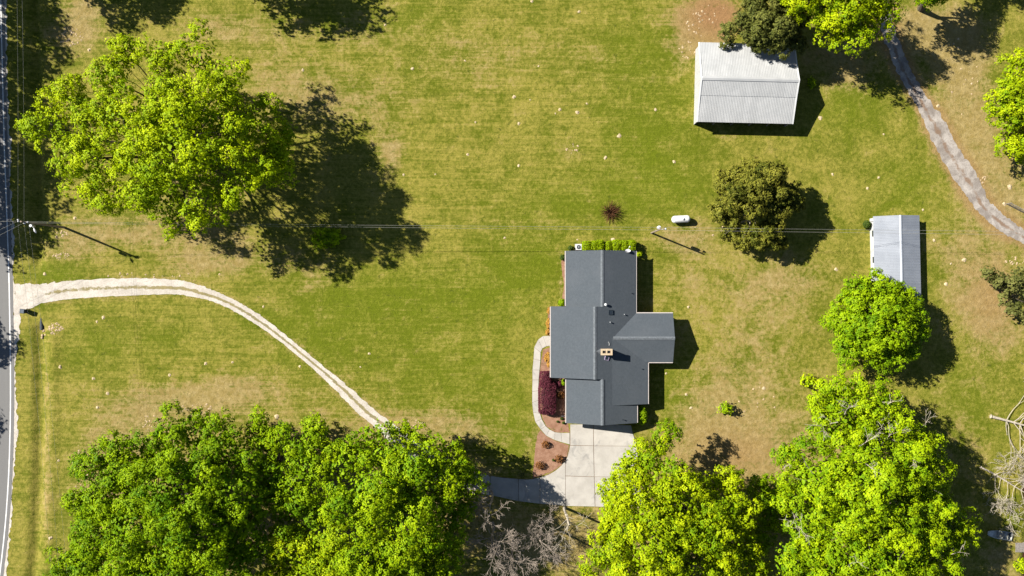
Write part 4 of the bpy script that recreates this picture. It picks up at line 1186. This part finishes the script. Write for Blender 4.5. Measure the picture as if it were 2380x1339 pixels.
for px, py, L in ((115, -95, [(0, 0, 75, 11), (60, 35, 45, 9.5), (-50, 20, 55, 10), (90, 10, 40, 9)]), (545, -95, [(0, 0, 85, 11.5), (70, 55, 42, 9.5), (110, 10, 50, 10), (-60, 20, 55, 10), (20, 60, 36, 9)]), (2190, -120, [(0, 0, 80, 11), (60, 55, 60, 10), (-70, 30, 55, 10), (110, 10, 50, 9)])):
    lob = []
    for dx, dy, r, z in L:
        kx = HC / (HC - z); lob.append((CXP + (px + dx - CXP) * kx, CYP + (py + dy - CYP) * kx, r * kx, z))
    tree("shade_tree", ("tree outside the top edge shading the lawn above the great oak" if px < 300 else "tree outside the top edge shading the lawn right of the great oak" if px < 1000 else "tree outside the top edge shading the ground beyond the track"), (px, py), lob, L_oak, m_bark_dark, .5, "trees along the top edge", .4, clump_r=1.45, clump_gap=1.35, tuft_r=.5, leaf=.42, per=6, dens=.85, rag=.4)

# bare trees near the concrete drive
def bare_tree(label, base, lean, L, r, mat, depth=4, spread=.62, kids=(2, 3), lift=.03):
    x, y = G(*base); t = empty("bare_tree", (x, y, 0)); tag(t, label, "tree", "leafless trees")
    tr = MB(); d = unit(np.array([lean[0], lean[1], 1.0])); top = d * L * .6
    pts = curve((0, 0, -.2), top, 4, .03); tr.tube(pts, [r * 1.3, r * 1.1, r, r * .9, r * .8], 8); tr.build("trunk", mat, t)
    br = MB()
    for _ in range(5):
        nd = unit(d + rng.normal(size=3) * np.array([.8, .8, .25]))
        grow(br, pts[rng.integers(2, 5)], nd, L * .16, r * .36, depth - 1, spread, lift, kids, .74)
    br.build("branches", mat, t)["kind"] = "stuff"
    return t
bare_tree("leafless tree with pink grey twigs at the shaded end of the concrete driveway", (1140, 1140), (.02, .0), 12.5, .17, m_bark_twig, 5, .6)
bare_tree("leafless twiggy tree below the driveway end beside fresh green crown", (1145, 1215), (.02, -.05), 12.5, .17, m_bark_twig, 5, .6)
bare_tree("leafless tree leaning left between the twiggy clump and pale trunk", (1262, 1215), (-.1, -.05), 11.5, .17, m_bark_twig, 5, .6)
bare_tree("pale bare tree rising in front of the concrete driveway edge", (1312, 1180), (.02, -.05), 11.5, .19, m_bark_pale, 4, .55, (1, 3))
bare_tree("small leafless tree half hidden at the very bottom edge", (1190, 1260), (0, 0), 11.0, .15, m_bark_twig, 5, .6)

# fallen trees by the pond
def fallen(label, root, tip, r, n_b, Lb):
    x, y = G(*root); xt, yt = G(*tip); t = empty("fallen_tree", (x, y, 0)); tag(t, label, "fallen tree", "fallen trees")
    e = np.array([xt - x, yt - y, .9]); d = unit(e); L = np.linalg.norm(e)
    pts = curve((0, 0, r + .1), e, 8, .02); tr = MB(); tr.tube(pts, [r * (1.05 - .72 * i / 8) for i in range(9)], 9); tr.build("trunk", m_bark_pale, t)
    br = MB(); side = np.array([-d[1], d[0], 0])
    for i in range(n_b):
        k = 2 + i * 6 // n_b; s = 1 if i % 2 else -1
        nd = unit(d * rng.uniform(.1, .8) + s * side * rng.uniform(.6, 1.1) + np.array([0, 0, rng.uniform(.0, .3)]))
        grow(br, pts[k], nd, Lb * rng.uniform(.7, 1.1), r * .3, 4, .5, -.015, (1, 3), .68)
    br.build("branches", m_bark_pale, t)["kind"] = "stuff"
    rp = MB()
    for i in range(9):
        a = i * 2 * pi / 9; q = side * cos(a) + np.array([0, 0, sin(a)])
        rp.tube([np.array([0, 0, r + .1]) - d * .0, np.array([0, 0, r + .1]) + q * r * 1.5 - d * .3], [r * .4, .04], 5)
    rp.build("root_plate", m_bark_pale, t)["kind"] = "stuff"
fallen("larger bleached fallen tree with sprawling limbs near the right edge", (2304, 968), (2425, 1003), .2, 18, 4.8)
fallen("smaller bleached fallen tree pointing at the pond below the larger one", (2281, 1087), (2392, 1152), .14, 12, 2.9)

# ------------------------------------------------------------------ shrubs
def shrub(name, label, px, py, rx, ry, h, mat, box=0.0, leaf=.16, cat="shrub", group=None, dens=1.0, rag=.12, stems=True):
    """leafy skin over a rounded or clipped body; sizes in metres, px/py seen at half height"""
    x, y, _ = W(px, py, h * .5)
    o = empty(name, (x, y, 0)); tag(o, label, cat, group)
    area = pi * rx * ry + 2 * pi * max(rx, ry) * h * .7
    k = int(area / (leaf * leaf * .55) * 2.6 * dens)
    d = sphere_dirs(k, -.45)
    if box > 0:
        p = 2.0 + 5 * box
        s = (np.abs(d) ** p).sum(1) ** (-1 / p)
        q = d * s[:, None]
    else: q = d
    nz = np.array([mnoise.noise((v[0] * 2.3 + x, v[1] * 2.3 + y, v[2] * 2.3)) for v in q[:, :]]) * rag * 2
    rr = (1 + nz) * rng.uniform(.86, 1.05, k)
    C = q * rr[:, None] * np.array([rx, ry, h * .5]) + np.array([0, 0, h * .5])
    C[:, 2] = np.maximum(C[:, 2], .05)
    Nn = unit(d / np.array([rx, ry, h * .5]) * min(rx, h * .5) + np.array([0, 0, .3]) + .45 * rng.normal(size=(k, 3)))
    leaf_object("foliage", C, Nn, leaf * rng.uniform(.7, 1.4, k), .5 + nz * 1.2 + rng.normal(0, .18, k), mat, o)
    core = MB(); pr = [(.12, 0), (.78, h * .18), (.84, h * .5), (.7, h * .78), (.2, h * .92)]
    if box < .3: pr = [(.12, 0), (.62, h * .2), (.8, h * .5), (.55, h * .8), (.1, h * .93)]
    core.lathe((0, 0, 0), pr, 12)
    for i, v in enumerate(core.v): core.v[i] = (v[0] * rx * .86, v[1] * ry * .86, v[2])
    if dens >= .8: core.build("branch_mass", m_bark_dark, o)
    else:
        st = MB()
        for _ in range(14):
            e = sphere_dirs(1, .1)[0]; st.tube([(0, 0, 0), tuple(e * np.array([rx, ry, h]) * .5), tuple(e * np.array([rx, ry, h]) * .85)], [.03, .02, .01], 4)
        st.build("stems", m_bark_dark, o)["kind"] = "stuff"
    return o
hedge = [(1363, 572.5, .62, .62, "leftmost clipped yellow green shrub, next to the air conditioner"), (1381.5, 571.5, .52, .62, "second clipped shrub from the air conditioner"),
         (1394, 570.5, .54, .68, "third clipped shrub from the air conditioner, touching its neighbour"), (1414, 572, .42, .6, "narrowest clipped shrub in the middle of the row"),
         (1432.5, 570.5, .68, .68, "widest boxy clipped shrub right of the narrowest one"), (1450.5, 571, .48, .64, "clipped shrub between the widest one and the dish"), (1467.5, 570.5, .55, .66, "rightmost clipped shrub behind the satellite dish")]
for px, py, rx, ry, lb in hedge: shrub("clipped_shrub", lb, px, py, rx * 1.06, ry * 1.15, 1.7, L_hedge, .8, .13, "shrub", "clipped shrubs behind the house", 1.0, .05)
shrub("round_shrub", "small dark ball shrub left of the air conditioner", 1326, 576.5, .38, .38, .8, L_shrub, 0, .13)
shrub("round_shrub", "dark ball shrub at the left wall of the upper wing", 1308, 598.5, .42, .42, .8, L_shrub, 0, .13)
shrub("round_shrub", "leafy green shrub in the corner where the roof steps left", 1306, 704, .55, .55, 1.1, L_round, 0, .15)
shrub("round_shrub", "dull yellow shrub below the satellite dish corner", 1485, 590, .5, .45, 1.0, L_oak, 0, .15)
shrub("round_shrub", "tall green bush hugging the garage wall on its right side", 1489, 965, .9, 1.3, 2.0, L_round, .1, .18)
shrub("round_shrub", "dark green ball bush at the corner of the low shed", 2015, 522, .55, .6, 1.1, L_shrub, 0, .15)
shrub("round_shrub", "bright green weedy bush in the barn's right hand shadow", 1886, 193, .6, .8, 1.0, L_bright, 0, .17, dens=.7, rag=.3)
for px, py, rx, ry, lb in ((1277.5, 722, .42, .5, "topmost orange tan shrub along the house front"), (1276, 753, .42, .75, "middle orange tan shrub above the footpath end"), (1274.5, 772, .42, .45, "lowest orange tan shrub just above the footpath end"),
                           (1275, 832, .6, .75, "orange tan shrub just below the footpath end"), (1278, 848, .42, .4, "small orange tan shrub nearest the maroon hedge")):
    shrub("tan_shrub", lb, px, py, rx, ry, .8, L_orange, 0, .15, "shrub", "orange tan shrubs at the house front", 1.0, .2)
shrub("maroon_hedge", "narrow upper maroon hedge shrub beside the footpath", 1267.5, 881, .85, 1.15, 1.7, L_maroon, .9, .13, "hedge", "maroon shrubs", 1.0, .03)
shrub("maroon_hedge", "long maroon hedge shrub filling the bend of the footpath", 1271.5, 925, 1.28, 2.35, 1.8, L_maroon, .9, .13, "hedge", "maroon shrubs", 1.0, .03)
shrub("maroon_shrub", "upper small maroon shrub between hedge and house", 1299, 894.5, .55, .52, .8, L_maroon, 0, .15, "shrub", "maroon shrubs", 1.0, .25)
shrub("maroon_shrub", "lower small maroon shrub between hedge and house", 1304, 919, .6, .5, .8, L_brown, 0, .15, "shrub", "maroon shrubs", 1.0, .25)
shrub("round_shrub", "green shrub tucked in the notch between house and garage roofs", 1311, 889, .4, .5, .9, L_round, 0, .15)
shrub("small_plant", "upper of two dark little plants near the garage corner", 1305.5, 973, .22, .2, .35, L_shrub, 0, .1, "plant", "dark plants in the flower bed")
shrub("small_plant", "lower of two dark little plants near the garage corner", 1310, 983, .24, .2, .35, L_shrub, 0, .1, "plant", "dark plants in the flower bed")
shrub("small_plant", "tiny dark plant left of the pair near the garage corner", 1296, 980, .18, .16, .3, L_shrub, 0, .1, "plant", "dark plants in the flower bed")
shrub("bronze_shrub", "bronze shrub at the top of the mulch bed near the footpath", 1268, 1033.5, .52, .48, .8, L_brown, 0, .17, "shrub", "bronze shrubs in the mulch bed", .6, .35)
shrub("bronze_shrub", "bronze shrub at the driveway edge of the mulch bed", 1300, 1066.5, .55, .5, .8, L_brown, 0, .17, "shrub", "bronze shrubs in the mulch bed", .6, .35)
shrub("bronze_shrub", "bronze shrub at the lower left of the mulch bed", 1255, 1081.5, .58, .52, .8, L_brown, 0, .17, "shrub", "bronze shrubs in the mulch bed", .6, .35)
shrub("small_plant", "dark little ball plant in the middle of the mulch bed", 1286.5, 1069.5, .2, .2, .35, L_shrub, 0, .1, "plant")
shrub("sapling", "lone leafy sapling on the brownish lawn right of the garage", 1686, 949, .95, .85, 2.0, L_bright, 0, .3, "sapling", None, .5, .4)
shrub("sapling", "small yellow green sapling left of the dead limbed tree", 1876, 885, .9, .8, 2.6, L_oak, 0, .32, "sapling", None, .5, .4)
shrub("round_shrub", "green bush catching light in the shadow of the great oak", 760, 553, 2.2, 1.3, 2.6, L_bright, 0, .3, "shrub", None, .7, .35)
shrub("round_shrub", "pale weedy bush by the dock at the right edge", 2372, 1315, .9, .9, 1.0, L_oak, 0, .22, "shrub", None, .6, .4)
shrub("round_shrub", "green tuft of grass at the shaded driveway corner", 1212, 1103, .5, .35, .6, L_olive, 0, .2, "shrub", None, .5, .4)

# rust brown spiky bush
x, y = G(1418, 494)
sb = empty("spiky_bush", (x, y, 0)); tag(sb, "rust brown leafless bush of radiating stems in the lawn above the house", "bush")
st = MB()
for i in range(150):
    d = unit(sphere_dirs(1, .12)[0] * np.array([1, 1, 1.0])); L = rng.uniform(1.0, 2.2)
    q = [np.zeros(3), d * L * .5 + np.array([0, 0, .08]), d * L + rng.normal(size=3) * .1]
    st.tube(q, [.028, .022, .01], 4)
    if rng.random() < .6: st.tube([q[1], q[1] + unit(d + rng.normal(size=3) * .5) * L * .45], [.022, .01], 4)
st.build("stems", m_redtwig, sb)["kind"] = "stuff"

# ------------------------------------------------------------------ ant mounds, pale heaps of soil in the grass
def mound_mesh(seed):
    m = MB(); r0 = 1.0; n_ = 12; vs = []; fs = []
    for j, (r, z) in enumerate(((1.0, -.03), (.86, .18), (.62, .5), (.3, .8))):
        for k in range(n_):
            a = 2 * pi * k / n_
            w_ = 1 + .45 * mnoise.noise((cos(a) * 1.2 + seed * 3, sin(a) * 1.2, j * .5 + seed))
            vs.append((r * w_ * cos(a), r * w_ * sin(a), z * (1 + .3 * mnoise.noise((cos(a) * 2, sin(a) * 2, seed + j)))))
    vs.append((0, 0, .9))
    for j in range(3):
        for k in range(n_): fs.append((j * n_ + k, j * n_ + (k + 1) % n_, (j + 1) * n_ + (k + 1) % n_, (j + 1) * n_ + k))
    for k in range(n_): fs.append((3 * n_ + k, 3 * n_ + (k + 1) % n_, 4 * n_))
    m.add(vs, fs)
    return m.mesh("soil_mound", m_soil, False)
MM = [mound_mesh(i * 1.7) for i in range(6)]
MOUNDS = [(959, 160, .36, "on the lawn right of the top shadow"), (1346, 27, .3, "near the top edge in mid lawn"), (1236, 3, .3, "cut by the top edge in mid lawn"), (895, 58, .28, "right of the top tree shadow"), (704, 163, .3, "below the top tree shadow"), (1081, 141, .22, "alone in the upper lawn"), (1252, 154, .2, "small, left of the barn in the upper lawn"),
          (1195, 225, .36, "paired high in mid lawn, pointed"), (1232, 232, .18, "tiny, right of the pointed one in mid lawn"), (1301, 255, .34, "upper of the mid lawn cluster left of the barn"), (1291, 264, .2, "smaller of the mid lawn cluster left of the barn"), (1342, 261, .4, "right of the mid lawn cluster left of the barn"), (1524, 255, .3, "left of the barn wall"), (1206, 287, .34, "below the pointed mid lawn mound"),
          (1439, 316, .45, "scattered pale one above the spiky bush"), (1407, 367, .42, "round one above the spiky bush"), (1567, 376, .36, "left of the cedar in mid lawn"), (1087, 359, .28, "left of centre in the lawn"), (1206, 385, .32, "centre of the upper lawn"), (938, 406, .24, "just right of the oak shadow"), (1173, 553, .28, "below the wires in mid lawn"), (1703, 392, .28, "touching the top of the cedar"),
          (1425, 557, .42, "just above the clipped shrubs"), (1342, 557, .2, "just above the air conditioner"), (1907, 274, .42, "right of the barn shadow"), (1935, 405, .3, "right of the cedar top"), (2042, 413, .28, "upper of two left of the track"), (2016, 438, .3, "lower of two left of the track"), (2054, 312, .22, "left of the track bend"), (2180, 246, .36, "just right of the track"), (2347, 434, .55, "large, right of the track near the gate"), (2334, 474, .4, "at the left end of the field gate"),
          (2145, 488, .24, "above the shed corner"), (2171, 559, .36, "right of the shed"), (2241, 604, .46, "larger one right of the shed"), (2210, 613, .26, "slim one right of the shed"), (2199, 660, .4, "below right of the shed"), (1943, 626, .36, "left of the round tree top"), (1600, 714, .3, "right of the house wing"), (1595, 917, .3, "upper right of the garage"), (1606, 948, .34, "right of the garage shadow"), (1548, 868, .24, "below the house right wing"),
          (1775, 902, .34, "on the brown lawn above the sapling"), (858, 822, .28, "right of the driveway bend"), (697, 852, .28, "left of the driveway bend"), (838, 853, .22, "right beside the driveway"), (478, 845, .36, "left meadow, near its middle"), (394, 872, .3, "left meadow, left of the middle one"), (250, 914, .36, "left meadow, low and left"), (217, 880, .32, "left meadow, nearest the ditch middle"), (140, 853, .42, "left meadow, beside the ditch bank"), (227, 947, .36, "left meadow, lowest left one"),
          (240, 738, .36, "upper of two below the driveway"), (225, 748, .26, "lower of two below the driveway"), (136, 1070, .26, "on the bank halfway down the ditch"), (118, 1250, .42, "on the bank near the bottom edge"), (104, 637, .36, "above the driveway mouth"), (174, 507, .34, "left of the great oak's lower limbs"), (612, 713, .26, "above the driveway curve"), (643, 969, .5, "above the grove beside the driveway"), (540, 842, .26, "in the left meadow under the driveway arc"), (207, 116, .34, "at the top left dirt patch"), (134, 1036, .0, ""),
          (1012, 405, .2, "faint one at the lawn middle left"), (1105, 284, .22, "faint one left of the mid lawn cluster"), (1364, 241, .24, "faint one above the mid lawn cluster"), (1780, 1060, .0, "")]
for i, (px, py, r, lb) in enumerate(MOUNDS):
    if r <= 0: continue
    x, y = G(px, py)
    o = link(bpy.data.objects.new("soil_mound", MM[i % 6])); o.location = (x, y, float(ground_z(np.array([px * 1.0]), np.array([py * 1.0]))[0]))
    o.rotation_euler = (0, 0, i * 1.1); r *= .78; o.scale = (r, r * (.75 + .25 * ((i * 37) % 5) / 4), r * .42)
    tag(o, "pale sandy mound " + lb, "soil mound", "pale mounds in the grass")

# rubble and bare crumbly soil at a few patches: nobody could count it
def rubble(name, spots, mat, label):
    m = MB()
    for px, py, rx, ry, cnt in spots:
        for _ in range(cnt):
            a, q = rng.uniform(0, 2 * pi), math.sqrt(rng.random())
            x, y = G(px + rx * q * cos(a), py + ry * q * sin(a)); r = rng.uniform(.06, .24)
            z = float(ground_z(np.array([x / S + CXP]), np.array([-y / S + CYP]))[0])
            b = len(m.v); k0 = 6
            for k in range(k0):
                t = 2 * pi * k / k0 + rng.uniform(-.3, .3); rr = r * rng.uniform(.7, 1.3)
                m.v.append((x + rr * cos(t), y + rr * sin(t), z - .02))
            m.v.append((x + rng.uniform(-.3, .3) * r, y + rng.uniform(-.3, .3) * r, z + r * .35))
            m.f += [(b + k, b + (k + 1) % k0, b + k0) for k in range(k0)]
    o = m.build(name, mat); tag(o, label, "soil", None, "stuff")
rubble("dirt_crumbs", [(130, 762, 17, 15, 60), (165, 85, 30, 22, 60), (455, 950, 40, 18, 45), (350, 985, 25, 20, 30), (145, 595, 22, 9, 30), (140, 545, 18, 8, 18), (1597, 115, 22, 20, 22), (1645, 30, 40, 30, 14), (1620, 60, 25, 30, 20), (2360, 605, 25, 10, 25), (2290, 420, 10, 14, 14), (2230, 180, 45, 90, 18), (185, 1090, 20, 55, 25), (960, 985, 30, 8, 20), (1340, 345, 30, 12, 14), (1760, 930, 60, 40, 16), (330, 640, 200, 6, 20), (1650, 540, 40, 25, 8)], m_rock, "pale crumbs of bare soil scattered over dry lawn patches")

print("leaves in crowns:", sum(NLEAF), NLEAF)
